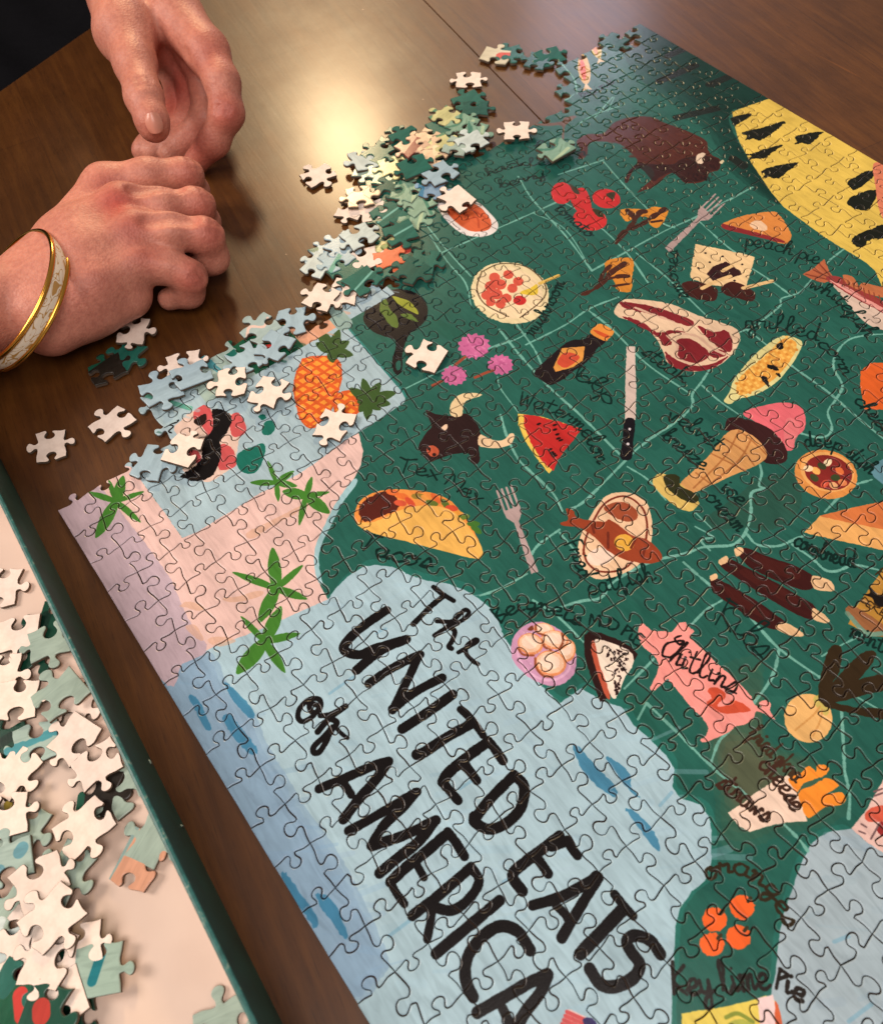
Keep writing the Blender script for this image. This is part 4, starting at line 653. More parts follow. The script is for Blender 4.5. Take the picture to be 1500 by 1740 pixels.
def piece_data(P, th, art_up=True, uvof=None, bev=.00048, gap=.00020):
    """P ccw outline; returns verts, faces, material index, uv per vertex"""
    P = dedupe(P); n = len(P)
    rings = [(gap, 0.), (gap, th-bev), (gap+bev*.30, th-bev*.30), (gap+bev*1.0, th)] if art_up else [(gap+bev*.8, 0.), (gap, bev), (gap, th-bev*.4), (gap+bev*.3, th)]
    V = np.concatenate([np.c_[clean(inset(P, d), P), np.full(n, z)] for d, z in rings]); Fc = []; mi = []
    i = np.arange(n); j = (i+1) % n
    for r in range(3):
        Fc += list(map(tuple, np.c_[r*n+i, r*n+j, (r+1)*n+j, (r+1)*n+i])); mi += [(1 if r == 0 else 0) if art_up else (1 if r > 0 else 0)]*n
    if art_up: mi = [3 if m == 0 else m for m in mi]
    def caps(Q):
        keep = np.nonzero(np.hypot(*(Q-np.roll(Q, 1, 0)).T) > 2e-6)[0]; U = Q[keep]
        tr = np.array(tessellate_polygon([[Vector((x, y, 0)) for x, y in U]])); a, b, c = (U[tr[:, q]] for q in range(3))
        ar = (b[:, 0]-a[:, 0])*(c[:, 1]-a[:, 1])-(b[:, 1]-a[:, 1])*(c[:, 0]-a[:, 0]); tr[ar < 0] = tr[ar < 0][:, ::-1]; return keep[tr[abs(ar) > 1e-12]]
    tr = caps(V[3*n:, :2]); tb = caps(V[:n, :2])
    Fc += list(map(tuple, tr+3*n))+list(map(tuple, tb[:, ::-1])); mi += [0 if art_up else 2]*len(tr)+[2 if art_up else 0]*len(tb)
    return V, Fc, mi
def set_uv(me, uvv):
    l = me.uv_layers.new(name='UVMap'); li = np.empty(len(me.loops), int); me.loops.foreach_get('vertex_index', li); l.data.foreach_set('uv', uvv[li].astype(np.float32).ravel())
def artuv(P): return np.c_[(P[:, 0]-AX0)/(AX1-AX0), (P[:, 1]-AY0)/(AY1-AY0)]

PI_, PJ_ = .0191113, .0162
NI0, NI1, NJ = -8, 21, 31
def xj(i, j):
    y = j*PJ_ if j <= 13 else 13*PJ_+(j-13)*PJ_*(18.4/18)
    return np.array([i*PI_, y])
VT = {}
for i in range(NI0, NI1+1):
    wob = random.uniform(-.05, .05)
    for j in range(NJ+1):
        p = xj(i, j); 
        if 0 < j < NJ: p = p+[random.uniform(-.06, .06)*PI_*.6+wob*PI_*.4, random.uniform(-.06, .06)*PJ_*.7+.04*PJ_*math.sin(i*1.9+j*2.3)]
        elif True: p = p+[random.uniform(-.1, .1)*PI_*.6+wob*PI_*.4, 0]
        VT[i, j] = p
EH, EV = {}, {}
for i in range(NI0, NI1):
    for j in range(NJ+1):
        s = 0 if j in (0, NJ) else (1 if ((i+j) % 2) ^ (random.random() < .13) else -1); EH[i, j] = edge(VT[i, j], VT[i+1, j], s, rr())
for i in range(NI0, NI1+1):
    for j in range(NJ):
        s = (1 if ((i+j) % 2) ^ (random.random() < .13) else -1); EV[i, j] = edge(VT[i, j], VT[i, j+1], s, rr())
# the part of the puzzle that is put together (photo outline on the puzzle plane)
DONE = np.array([(110, 905), (130, 872), (175, 865), (150, 838), (185, 800), (235, 800), (262, 742), (245, 700), (258, 655), (330, 615), (400, 600), (440, 600), (425, 548), (470, 540), (520, 560), (560, 528), (572, 505), (620, 480), (690, 470), (705, 440),
                 (660, 400), (690, 370), (655, 320), (650, 280), (660, 250), (700, 225), (760, 215), (790, 250), (830, 250), (880, 235), (905, 200), (945, 185), (960, 160), (948, 140), (930, 105), (990, 75), (1020, 55), (1045, 92), (1060, 110), (1075, 62), (1100, 44),
                 (1250, 20), (1800, 250), (1800, 2000), (500, 2000), (500, 1700)])
cells = []
for i in range(NI0, NI1):
    for j in range(NJ):
        c = (VT[i, j]+VT[i+1, j+1])/2; px = proj([[c[0], c[1], T]])[0]
        if not inside(DONE, px): continue
        if px[0] > 1590 or px[1] > 1830 or px[1] < -60: continue
        a = np.linalg.norm(np.array([c[0], c[1], T])-CAM); vis = 0 <= px[0] <= 1500 and 0 <= px[1] <= 1740
        cells.append((a if vis else a+5, i, j, c))
cells.sort(key=lambda t: t[0])
puzzle = thing('jigsaw_puzzle', 'large partly finished jigsaw puzzle of a food map titled The United Eats of America', 'jigsaw puzzle')
VV, FF, MM, off = [], [], [], 0
for k, (a, i, j, c) in enumerate(cells):
    P = np.concatenate([EH[i, j][:-1], EV[i+1, j][:-1], EH[i, j+1][::-1][:-1], EV[i, j][::-1][:-1]])
    V, Fc, mi = piece_data(P, T); uvv = artuv(V)
    loc = V[:, :2]-c; tx_, ty_ = random.gauss(0, .004), random.gauss(0, .004); V[:, 2] += loc[:, 0]*tx_+loc[:, 1]*ty_+random.uniform(0, .00012)+abs(tx_)*.009+abs(ty_)*.008
    if k < 300:
        V[:, :2] -= c; me = mesh('piece', V, Fc, mi); set_uv(me, uvv); o = obj('piece', me, puzzle, [m_art, m_side, m_back, m_lip]); o.location = (c[0]+random.uniform(-.00008, .00008), c[1]+random.uniform(-.00008, .00008), 0.00002); o.rotation_euler.z = random.gauss(0, .004)
    else:
        VV.append((V, uvv)); FF += [tuple(v+off for v in f) for f in Fc]; MM += mi; off += len(V)
me = mesh('far_pieces', np.concatenate([v for v, _ in VV]), FF, MM); set_uv(me, np.concatenate([u for _, u in VV])); o = obj('far_pieces', me, puzzle, [m_art, m_side, m_back, m_lip]); o['kind'] = 'stuff'; o.location.z = .00002

# ------------------------------------------------------------------ loose pieces
def unit_piece(sides, w=PI_, h=PJ_, seed=0):
    random.seed(seed); c = [np.array(p)*[w, h]/2+[random.uniform(-.05, .05)*w, random.uniform(-.05, .05)*h] for p in ((-1, -1), (1, -1), (1, 1), (-1, 1))]
    P = np.concatenate([edge(c[k], c[(k+1) % 4], -s, rr())[:-1] for k, s in enumerate(sides)]); return P
def wang(px, py, deg, z):
    a = gp(px, py, z)[:2]; b = gp(px+20*math.cos(math.radians(deg)), py-20*math.sin(math.radians(deg)), z)[:2]; d = b-a; return math.atan2(d[1], d[0])
SPOT = {'sea': (1045, 1485), 'sea2': (930, 1240), 'band': (400, 1290), 'green': (1110, 860), 'green2': (1250, 860), 'dark': (1180, 150), 'line': (1180, 660), 'pink': (420, 930), 'lilac': (215, 980), 'yellow': (1380, 280), 'red': (985, 330), 'greenline': (1330, 620), 'seablue': (1000, 1295),
        'agave': (465, 985), 'cream': (1240, 470), 'orange': (1480, 660), 'mix': (545, 905), 'mix2': (1207, 1400), 'coast': (1150, 1350), 'blossom': (800, 590), 'pepper': (680, 540), 'taco': (700, 860), 'brown': (1120, 250), 'bandblue': (355, 1220), 'panel': (300, 850), 'twig': (1050, 470), 'steak': (1170, 570), 'palm': (480, 1050), 'pinksea': (500, 1045), 'rib': (1290, 985), 'fishes': (1000, 100)}
HUE = {}
NL = [0]
def loose(px, py, deg, sides, side, label, z=0., tilt=(0, 0), group='loose jigsaw pieces off the finished part', spot=None, size=1.):
    up = side != 'back'; P = unit_piece(sides, PI_*size, PJ_*size, int(px*31+py*7)); V, Fc, mi = piece_data(P, T, up)
    key = {'green': 'g1', 'green2': 'g2', 'line': 'gline', 'greenline': 'g1', 'mix': 'sage', 'mix2': 'sage2', 'yellow': 'straw', 'sea': 'pale', 'red': 'berry', 'cream': 'rolls', 'taco': 'straw', 'steak': 'redbeige', 'coast': 'gspot', 'fishes': 'fishtail', 'dark': 'darkg', 'seablue': 'bluestripe', 'bandblue': 'bdabs', 'sea2': 'grey', 'pinksea': 'pswirl', 'brown': 'brown', 'orange': 'starorange', 'rib': 'brown', 'pepper': 'g2', 'pink': 'redbeige'}.get(side, side); key = spot or key
    sp = np.array(SW[key]) if key in SW else gps([SPOT[key if up else 'green']])[0]; L = V[:, :2] if up else V[:, :2]*[-1, 1]
    me = mesh('puzzle_piece', V, Fc, mi); set_uv(me, artuv(L+sp)); o = obj('puzzle_piece', me, None, [m_art, m_side, m_back, m_lip])
    g = gp(px, py, z+T); NL[0] += 1; o.location = (g[0], g[1], z+.00003+(NL[0] % 40)*.00005); o.rotation_euler = (tilt[0], tilt[1], wang(px, py, deg, z+T)); tag(o, label, 'puzzle piece', group); return o
TW = 'loose jigsaw pieces scattered round the unfinished edge'
H1 = .0021
for a in (
 (88, 757, 90, (1, -1, 1, -1), 'back', 'upside-down cream piece lying leftmost on the bare table', .0, (0, 0)),
 (190, 720, 38, (1, -1, 1, -1), 'back', 'upside-down pinkish piece on the table, second from the left', .0, (0, 0)),
 (313, 619, 12, (-1, 1, -1, 1), 'back', 'upside-down pale pink piece above the black glove picture, two knobs sideways', .0022, (0, 0)),
 (392, 650, 88, (-1, -1, 1, -1), 'back', 'upside-down cream piece resting on the inset panel right of the pale pink one', .0045, (.03, .05)),
 (456, 667, 60, (1, -1, -1, 1), 'back', 'upside-down pink piece left of the orange pineapple picture', .0045, (.02, -.03)),
 (312, 765, 60, (-1, 1, -1, 0), 'back', 'upside-down pink piece overlapping the black glove picture', .0045, (0, .04)),
 (567, 723, 62, (-1, 1, -1, 1), 'back', 'upside-down white piece lying over the foot of the pineapple picture', .0024, (0, 0)),
 (727, 607, 55, (0, -1, 1, -1), 'back', 'upside-down white piece on the dark green map beside the pink blossoms', .0024, (.01, .01)),
 (778, 338, -35, (1, -1, 0, 1), 'back', 'upside-down white piece covering the top of the sausage dish', .0045, (.03, .02)),
 (877, 222, 92, (1, -1, 1, -1), 'back', 'upside-down white piece at the end of the table seam', .004, (.02, 0)),
 (796, 137, 2, (-1, 1, -1, 1), 'back', 'topmost upside-down white piece beside the table seam', .0, (0, 0)),
 (542, 299, 25, (1, -1, 1, -1), 'back', 'upside-down white piece alone in the lamp glare', .0, (0, 0)),
 (546, 506, 55, (1, -1, 1, -1), 'back', 'upside-down pink piece above the pineapple leaves, beside the pile', .003, (.05, .02)),
 (228, 563, 70, (1, -1, -1, 1), 'back', 'upside-down cream piece half hidden under the hand with the bangle', .0022, (0, 0)),
 (215, 605, 50, (1, -1, 1, -1), 'greenline', 'green piece lying face up just below the bangled hand', .0, (0, 0)),
 (183, 628, 25, (-1, 1, 1, -1), 'brown', 'dark green and brown piece left of the green one below the hand', .0, (0, 0)),
 (865, 92, 10, (1, -1, 1, -1), 'green', 'green piece with raised knobs nearest the top of the table', .0, (0, 0)),
 (843, 95, 170, (1, 0, -1, -1), 'fishes', 'small piece with a red and cream fish tail beside the topmost green piece', .0, (0, 0)),
 (912, 105, 60, (1, -1, 1, -1), 'green2', 'green piece just left of the two painted fish', .0, (0, 0)),
 (795, 172, 20, (-1, 1, 1, -1), 'green', 'green piece just below the topmost white piece', .0, (0, 0)),
 (808, 186, 0, (1, 1, -1, 1), 'green2', 'second green piece locked below the topmost white piece', .0, (0, 0)),
 (757, 198, 35, (1, -1, 1, -1), 'yellow', 'pale yellow piece at the top of the pile', .001, (0, .05)),
 (786, 212, 40, (-1, 1, -1, 1), 'mix', 'yellow-green piece interlocked below the pale yellow one', .001, (0, 0)),
 (752, 218, 15, (1, -1, -1, 1), 'green', 'teal piece under the pale yellow piece in the pile', .0, (0, 0)),
 (805, 225, 60, (1, -1, 1, -1), 'mix', 'grey-green piece at the right end of the pile top', .002, (.05, 0)),
 (800, 243, 25, (-1, 1, 1, -1), 'sea', 'white shining piece right of the pale rolls picture', .0045, (.05, .03)),
 (776, 250, 60, (1, 1, -1, -1), 'sea2', 'second white shining piece beside the pale rolls picture', .004, (.03, .06)),
 (690, 235, 25, (1, -1, 1, -1), 'green', 'teal piece leaning at the upper left of the pale rolls picture', .002, (.1, .03)),
 (668, 236, 50, (1, 1, -1, -1), 'green2', 'dark teal piece at the left tip of the pile top', .0, (0, 0)),
 (725, 238, 40, (1, -1, 1, -1), 'cream', 'beige piece with pale rolls printed on it', .003, (0, 0)),
 (748, 250, 30, (-1, 1, -1, 1), 'taco', 'yellow-beige piece right of the beige rolls piece', .003, (0, 0)),
 (700, 252, 30, (1, -1, -1, 1), 'steak', 'dark red and beige piece left of the rolls picture', .003, (0, 0)),
 (735, 268, 42, (-1, -1, 1, 1), 'cream', 'lower beige piece of the rolls picture', .003, (0, 0)),
 (642, 262, 40, (1, -1, 1, -1), 'green', 'green piece between the glare and the red-edged pieces', .001, (.03, 0)),
 (620, 275, 120, (1, -1, 1, -1), 'sea', 'pale piece standing beside the glare left of the pile', .001, (.12, .05)),
 (628, 290, 60, (-1, 1, -1, 1), 'sea2', 'second pale piece beside the glare, just below its neighbour', .0, (0, 0)),
 (668, 285, 15, (1, -1, -1, 1), 'yellow', 'straw yellow piece under the red-edged pieces', .001, (0, 0)),
 (655, 300, 80, (-1, 1, 1, -1), 'mix', 'straw and green piece left in the middle of the pile', .0, (0, .03)),
 (705, 285, 20, (0, 1, -1, 1), 'green', 'raised dark teal piece with a straight edge in the pile', .005, (.1, .02)),
 (747, 293, 30, (-1, 1, -1, 1), 'panel', 'light blue piece next to the raised dark teal piece', .005, (.06, .04)),
 (735, 320, 70, (1, -1, 1, -1), 'seablue', 'blue piece left of the white piece on the sausage dish', .003, (.05, .05), 'band'),
 (668, 318, 35, (1, -1, 1, -1), 'green2', 'sage green piece leaning over the shadow gap in the pile', .002, (.04, .02)),
 (690, 325, 60, (-1, 1, -1, 1), 'mix', 'pale sage piece in the middle of the pile', .003, (.02, .04)),
 (712, 345, 30, (1, -1, 1, -1), 'mix2', 'pale sage piece just left of the sausage dish', .002, (.06, .02)),
 (700, 368, 60, (1, 1, -1, -1), 'mix', 'lower sage piece above the dark red spot', .001, (.02, .02)),
 (640, 312, 20, (1, -1, 1, -1), 'green2', 'dark green piece at the left rim of the pile beside the lamp glare', .0, (0, 0)),
 (652, 342, 65, (-1, 1, -1, 1), 'g1', 'dark green piece half buried under the sage ones in the pile', .0, (.03, 0)),
 (682, 350, 15, (1, -1, 1, -1), 'green2', 'dark green piece between the sage pieces and the cream one', .0, (0, .03)),
 (722, 300, 50, (1, -1, -1, 1), 'g1', 'dark green piece below the raised straight-edged piece', .0, (0, 0)),
 (670, 408, 40, (-1, 1, -1, 1), 'g2', 'very dark green piece wedged above the orange-red star piece', .0, (.02, 0)),
 (718, 445, 70, (1, -1, 1, -1), 'g1', 'teal piece at the right foot of the lower pile', .0022, (.02, .02)),
 (612, 335, 100, (1, -1, 1, -1), 'cream', 'cream piece face up lying across two upside-down ones', .003, (.03, .02)),
 (598, 355, 60, (1, -1, -1, 1), 'back', 'upside-down cream piece under the cream face-up one, left side', .0, (0, 0)),
 (633, 358, 110, (-1, 1, 1, -1), 'back', 'upside-down pink piece under the cream face-up one, right side', .0, (0, .05)),
 (660, 365, 25, (0, 1, -1, -1), 'line', 'teal piece with a pale line left of the dark red spot', .001, (.05, 0)),
 (680, 395, 20, (1, 0, 1, -1), 'line', 'teal piece with a light edge above the orange-red star piece', .003, (.05, .02)),
 (645, 388, 75, (-1, 1, -1, 1), 'pepper', 'dark green piece in the gap above the orange-red star piece', .0, (0, 0)),
 (612, 402, 30, (-1, 1, -1, 1), 'sea', 'large white piece at the upper left of the lower pile', .004, (.06, .03)),
 (585, 415, 45, (1, -1, 1, 1), 'panel', 'grey-blue piece tucked under the large white one', .002, (.02, .03)),
 (573, 440, 30, (-1, 1, -1, 1), 'panel', 'light blue piece with a green stripe in the lower pile', .002, (0, 0), 'gstripe'),
 (540, 450, 50, (1, -1, 1, -1), 'sea', 'light blue piece at the left tip of the lower pile', .001, (0, 0)),
 (552, 435, 120, (-1, 1, 1, -1), 'coast', 'light blue and green piece behind the left tip of the lower pile', .0, (.04, 0)),
 (620, 444, 20, (0, 1, -1, 1), 'back', 'upside-down pink piece poking out of the lower pile', .001, (0, 0)),
 (660, 425, 30, (1, -1, 1, -1), 'yellow', 'yellow-green piece above the orange-red star piece', .0, (0, 0)),
 (663, 440, 15, (1, -1, 1, -1), 'orange', 'orange-red star-like piece above the skillet picture', .001, (0, 0)),
 (690, 428, 80, (-1, 1, 1, -1), 'red', 'small piece with a red berry right of the orange-red star piece', .0, (0, 0)),
 (590, 465, 30, (1, -1, 1, -1), 'green', 'green piece under the pile just above the pink upside-down piece', .001, (0, 0)),
 (618, 478, 35, (-1, 1, 0, 1), 'line', 'green piece with a pale straight edge above the skillet', .002, (.04, 0)),
 (700, 462, 45, (1, -1, 1, -1), 'green2', 'green piece above and right of the skillet picture', .0022, (.02, .02)),
 (640, 465, 60, (1, 1, -1, -1), 'green', 'green piece standing over the gap left of the skillet top', .0, (0, 0)),
 (587, 498, 70, (1, -1, -1, 1), 'back', 'upside-down cream piece behind the big pink one above the pineapple', .0, (0, 0)),
 (497, 548, 90, (1, -1, -1, -1), 'panel', 'light blue piece above the pineapple leaves with its knob up', .0005, (0, 0)),
 (445, 562, 40, (1, -1, 1, -1), 'pinksea', 'grey piece with pink brush marks at the end of the inset panel', .001, (.03, 0)),
 (468, 590, 55, (-1, 1, -1, 1), 'panel', 'grey-blue piece lying over the inset panel left of the pineapple', .0022, (.02, .02)),
 (418, 610, 130, (1, -1, 1, -1), 'coast', 'light blue piece with a dark green spot on its knob', .0005, (0, 0)),
 (325, 640, 25, (0, -1, 1, -1), 'panel', 'light blue piece propped on edge above the black glove picture', .003, (.1, .12)),
 (275, 665, 25, (1, -1, 1, -1), 'panel', 'light blue piece propped over the handwritten word in the inset', .003, (.08, .1)),
 (262, 790, 60, (1, -1, 1, -1), 'panel', 'light blue piece above the green agave at the corner', .001, (.02, .02)),
 (945, 257, 30, (0, 1, -1, 1), 'mix', 'green and white piece lying on the map left of the bison', .0045, (.04, .03)),
 (935, 95, 20, (-1, 1, -1, 1), 'green', 'green piece with a shining edge just above the painted fish', .001, (.1, .02)),
 (1043, 70, 40, (1, -1, 1, -1), 'green2', 'dark teal piece at the notch below the top corner of the puzzle', .0005, (.03, 0)),
): loose(a[0], a[1], a[2], a[3], a[4], a[5], a[6], a[7], TW, a[8] if len(a) > 8 else None)

# ------------------------------------------------------------------ box with pieces
m_green, nt, b = mat('green_paper', rough=.45); tc = N(nt, 'ShaderNodeTexCoord'); n = N(nt, 'ShaderNodeTexNoise', Scale=90., Detail=6.); nt.links.new(tc.outputs['Object'], n.inputs[0])
nt.links.new(ramp(nt, n.outputs[0], [(.3, lin((15, 52, 46))), (.7, lin((21, 66, 58)))]), b.inputs['Base Color']); bump(nt, b, n.outputs[0], .08, .0003)
m_rim, nt, b = mat('worn_green_paper', rough=.4); nt.links.new(nt.nodes.new('ShaderNodeTexCoord').outputs['Object'], (n := N(nt, 'ShaderNodeTexNoise', Scale=400., Detail=5.)).inputs[0]); nt.links.new(ramp(nt, n.outputs[0], [(.35, lin((24, 76, 72))), (.6, lin((36, 96, 92))), (.74, lin((120, 134, 118)))]), b.inputs['Base Color'])
m_in, nt, b = mat('white_paper', rough=.7); nt.links.new(nt.nodes.new('ShaderNodeTexCoord').outputs['Object'], (n := N(nt, 'ShaderNodeTexNoise', Scale=30., Detail=5.)).inputs[0]); nt.links.new(ramp(nt, n.outputs[0], [(.3, lin((200, 178, 162))), (.7, lin((209, 188, 172)))]), b.inputs['Base Color'])
BH = .036
q0, q1 = gp(62, 900)[:2], gp(481, 1740)[:2]; bd = (q1-q0)/np.linalg.norm(q1-q0); bn = np.array([bd[1], -bd[0]])      # bn points away from the puzzle
if bn @ (gp(0, 1400)[:2]-q0) < 0: bn = -bn
box = thing('puzzle_box', 'shallow green cardboard box tray with white inside, full of loose puzzle pieces', 'box')
c0 = q0-bd*.052; Lb, Wb, th = .42, .27, .0022
def wall(a, d, L, n, name='side_wall'):
    """wall strip from a along d, thickness towards n"""
    rr_ = .0007; prof = [(0, 0), (0, BH-rr_), (rr_*.4, BH-rr_*.2), (th*.5, BH), (th-rr_*.4, BH-rr_*.2), (th, BH-rr_), (th, .0004)]
    V = [(*(a+d*t+n*u), z) for t in (0, L) for u, z in prof]; k = len(prof); Fc = [(i, i+1, k+i+1, k+i) for i in range(k-1)]+[tuple(range(k)), tuple(range(2*k-1, k-1, -1))]
    return mesh(name, V, Fc, [0, 1, 1, 1, 1, 2, 0, 0])
for a, d, L, n in ((c0, bd, Lb, bn), (c0+bn*th, bn, Wb-2*th, bd), (c0+bn*Wb, bd, Lb, -bn), (c0+bn*th+bd*Lb, bn, Wb-2*th, -bd)):
    obj('side_wall', wall(a, d, L, n), box, [m_green, m_rim, m_in])
a = c0+bn*th+bd*th; P = [a, a+bd*(Lb-2*th), a+bd*(Lb-2*th)+bn*(Wb-2*th), a+bn*(Wb-2*th)]; slab('bottom', P, .0003, .0018, m_in, box, .0002)
BZ = .0018
BG = 'loose pieces lying in the green box'
for a in (
 (28, 1078, 10, (1, 0, -1, 1), 'back', 'upside-down cream piece at the left edge of the frame, topmost in the box', 1, (0, 0)),
 (62, 1100, 30, (1, -1, 1, -1), 'dark', 'dark green piece in the box under the topmost cream piece', 0, (0, 0)),
 (88, 1090, 20, (1, -1, -1, 1), 'sea2', 'grey-green piece against the box wall, topmost of the face-up ones', 1, (0, 0)),
 (82, 1062, 60, (1, -1, 1, -1), 'dark', 'dark green piece behind the grey-green one at the box wall', 0, (0, 0)),
 (103, 1180, 40, (-1, 0, 1, -1), 'sea2', 'plain grey-green piece with a pointed corner near the box wall', 2, (.03, .02)),
 (130, 1195, 60, (1, -1, 1, -1), 'back', 'upside-down cream piece peeping out under the plain grey-green one', 0, (0, 0)),
 (28, 1190, 5, (-1, 1, -1, 1), 'back', 'large upside-down cream piece left of the plain grey-green one', 2, (0, 0)),
 (2, 1150, 80, (1, -1, 1, -1), 'back', 'upside-down cream piece cut by the frame edge in the upper box', 1, (0, 0)),
 (62, 1262, 15, (-1, 0, -1, 1), 'seablue', 'grey-green piece with a blue stripe in the box', 1, (.02, .02)),
 (125, 1255, 50, (-1, 0, 1, 1), 'back', 'upside-down cream piece right of the blue striped one', 1, (0, 0)),
 (22, 1315, 50, (1, -1, 1, -1), 'back', 'upside-down cream piece below the blue striped piece', 1, (0, 0)),
 (5, 1270, 20, (1, -1, 1, -1), 'dark', 'dark green sliver of a piece at the left frame edge in the box', 0, (0, 0)),
 (165, 1300, 35, (1, -1, -1, 1), 'back', 'upside-down cream piece above the black-tipped gap near the wall', 1, (0, 0)),
 (210, 1340, 45, (-1, 1, -1, 1), 'sea2', 'grey-green piece pressed against the middle of the box wall', 0, (0, 0)),
 (172, 1345, 70, (1, 0, -1, -1), 'rib', 'dark piece almost covered between the cream and grey-green ones', 0, (0, 0)),
 (145, 1405, 40, (1, -1, 1, -1), 'back', 'large upside-down cream piece in the middle of the box', 2, (.02, .02)),
 (38, 1410, 60, (1, -1, 1, 1), 'sea2', 'grey-green piece with two blue dabs', 1, (0, 0)),
 (10, 1390, 15, (0, 1, -1, 1), 'back', 'upside-down cream piece with a straight edge by the left frame edge', 2, (0, 0)),
 (2, 1420, 70, (-1, 1, -1, 1), 'yellow', 'yellow and brown piece at the left frame edge in the box', 0, (0, 0), 'yb'),
 (15, 1465, 20, (-1, 0, 1, -1), 'bandblue', 'grey-green piece with blue smudges by the left frame edge', 2, (0, 0)),
 (118, 1480, 55, (1, -1, 1, 0), 'sea2', 'plain grey-green piece below the large cream one', 1, (0, 0)),
 (68, 1500, 35, (0, 1, -1, 1), 'back', 'upside-down cream piece standing nearly on edge in the heap', 3, (.2, .12)),
 (22, 1550, 50, (-1, -1, 1, 1), 'sea2', 'grey-green piece shaded under the tilted cream one', 1, (0, 0)),
 (92, 1560, 45, (1, -1, 1, -1), 'back', 'large upside-down cream piece in the lower heap casting a shadow right', 3, (.05, .03)),
 (42, 1590, 60, (-1, 1, -1, 1), 'back', 'upside-down cream piece left of the large shadow-casting one', 2, (.05, 0)),
 (5, 1615, 10, (1, -1, 1, 1), 'sea', 'light blue piece at the left frame edge in the lower heap', 1, (0, 0)),
 (82, 1632, 70, (-1, -1, 1, 1), 'back', 'upside-down pale piece with a narrow gap below the large one', 2, (.03, .05)),
 (135, 1612, 20, (1, 1, -1, -1), 'back', 'upside-down cream piece between the heap and the blue-marked piece', 1, (0, 0)),
 (170, 1650, 10, (0, 1, -1, 0), 'seablue', 'grey-green piece with a blue mark, lowest right of the heap', 1, (0, 0), 'bluemark'),
 (118, 1645, 60, (1, -1, 1, -1), 'dark', 'dark green piece under the blue-marked one', 0, (0, 0)),
 (240, 1462, 62, (-1, 1, 0, -1), 'pinksea', 'salmon pink and grey-green piece alone beside the box wall', 0, (0, 0), 'salmon'),
 (262, 1425, 60, (1, -1, 1, 0), 'sea2', 'grey-green piece half under the box wall shadow above the salmon one', 0, (0, 0)),
 (22, 1690, 60, (1, -1, 1, -1), 'green', 'dark green piece in the bottom left corner with its knob up', 2, (0, 0)),
 (45, 1715, 20, (1, 1, -1, -1), 'back', 'upside-down cream piece right of the dark green corner piece', 1, (0, 0)),
 (25, 1730, 45, (1, -1, 1, -1), 'red', 'red and green piece in the bottom left corner of the frame', 2, (0, 0), 'redg'),
 (75, 1725, 70, (1, -1, 0, 1), 'green', 'green piece with a red spot at the bottom frame edge', 2, (0, 0), 'berry'),
 (100, 1700, 30, (-1, 0, 1, -1), 'back', 'upside-down cream piece at the bottom frame edge of the box', 1, (0, 0)),
 (50, 1668, 35, (-1, 1, -1, 1), 'back', 'upside-down cream piece in the gap above the dark green corner piece', 0, (0, 0)),
 (112, 1742, 15, (1, -1, 1, -1), 'dark', 'dark green piece cut by the bottom frame edge', 0, (0, 0)),
 (380, 1742, 25, (0, -1, 1, -1), 'sea2', 'pale grey piece at the bottom frame edge beside the box wall', 0, (0, 0)),
 (0, 1345, 60, (-1, 1, -1, 1), 'back', 'upside-down cream piece mostly outside the left frame edge', 0, (0, 0)),
 (2, 1000, 75, (1, -1, 1, -1), 'back', 'upside-down cream piece knob at the left frame edge in the empty upper box', 0, (0, 0)),
 (20, 1640, 15, (1, -1, 1, -1), 'pink', 'pink shaded piece under the light blue one in the lower heap', 0, (0, 0)),
): loose(a[0], a[1], a[2], a[3], a[4], a[5], BZ+a[6]*.0024, a[7], BG, a[8] if len(a) > 8 else None)

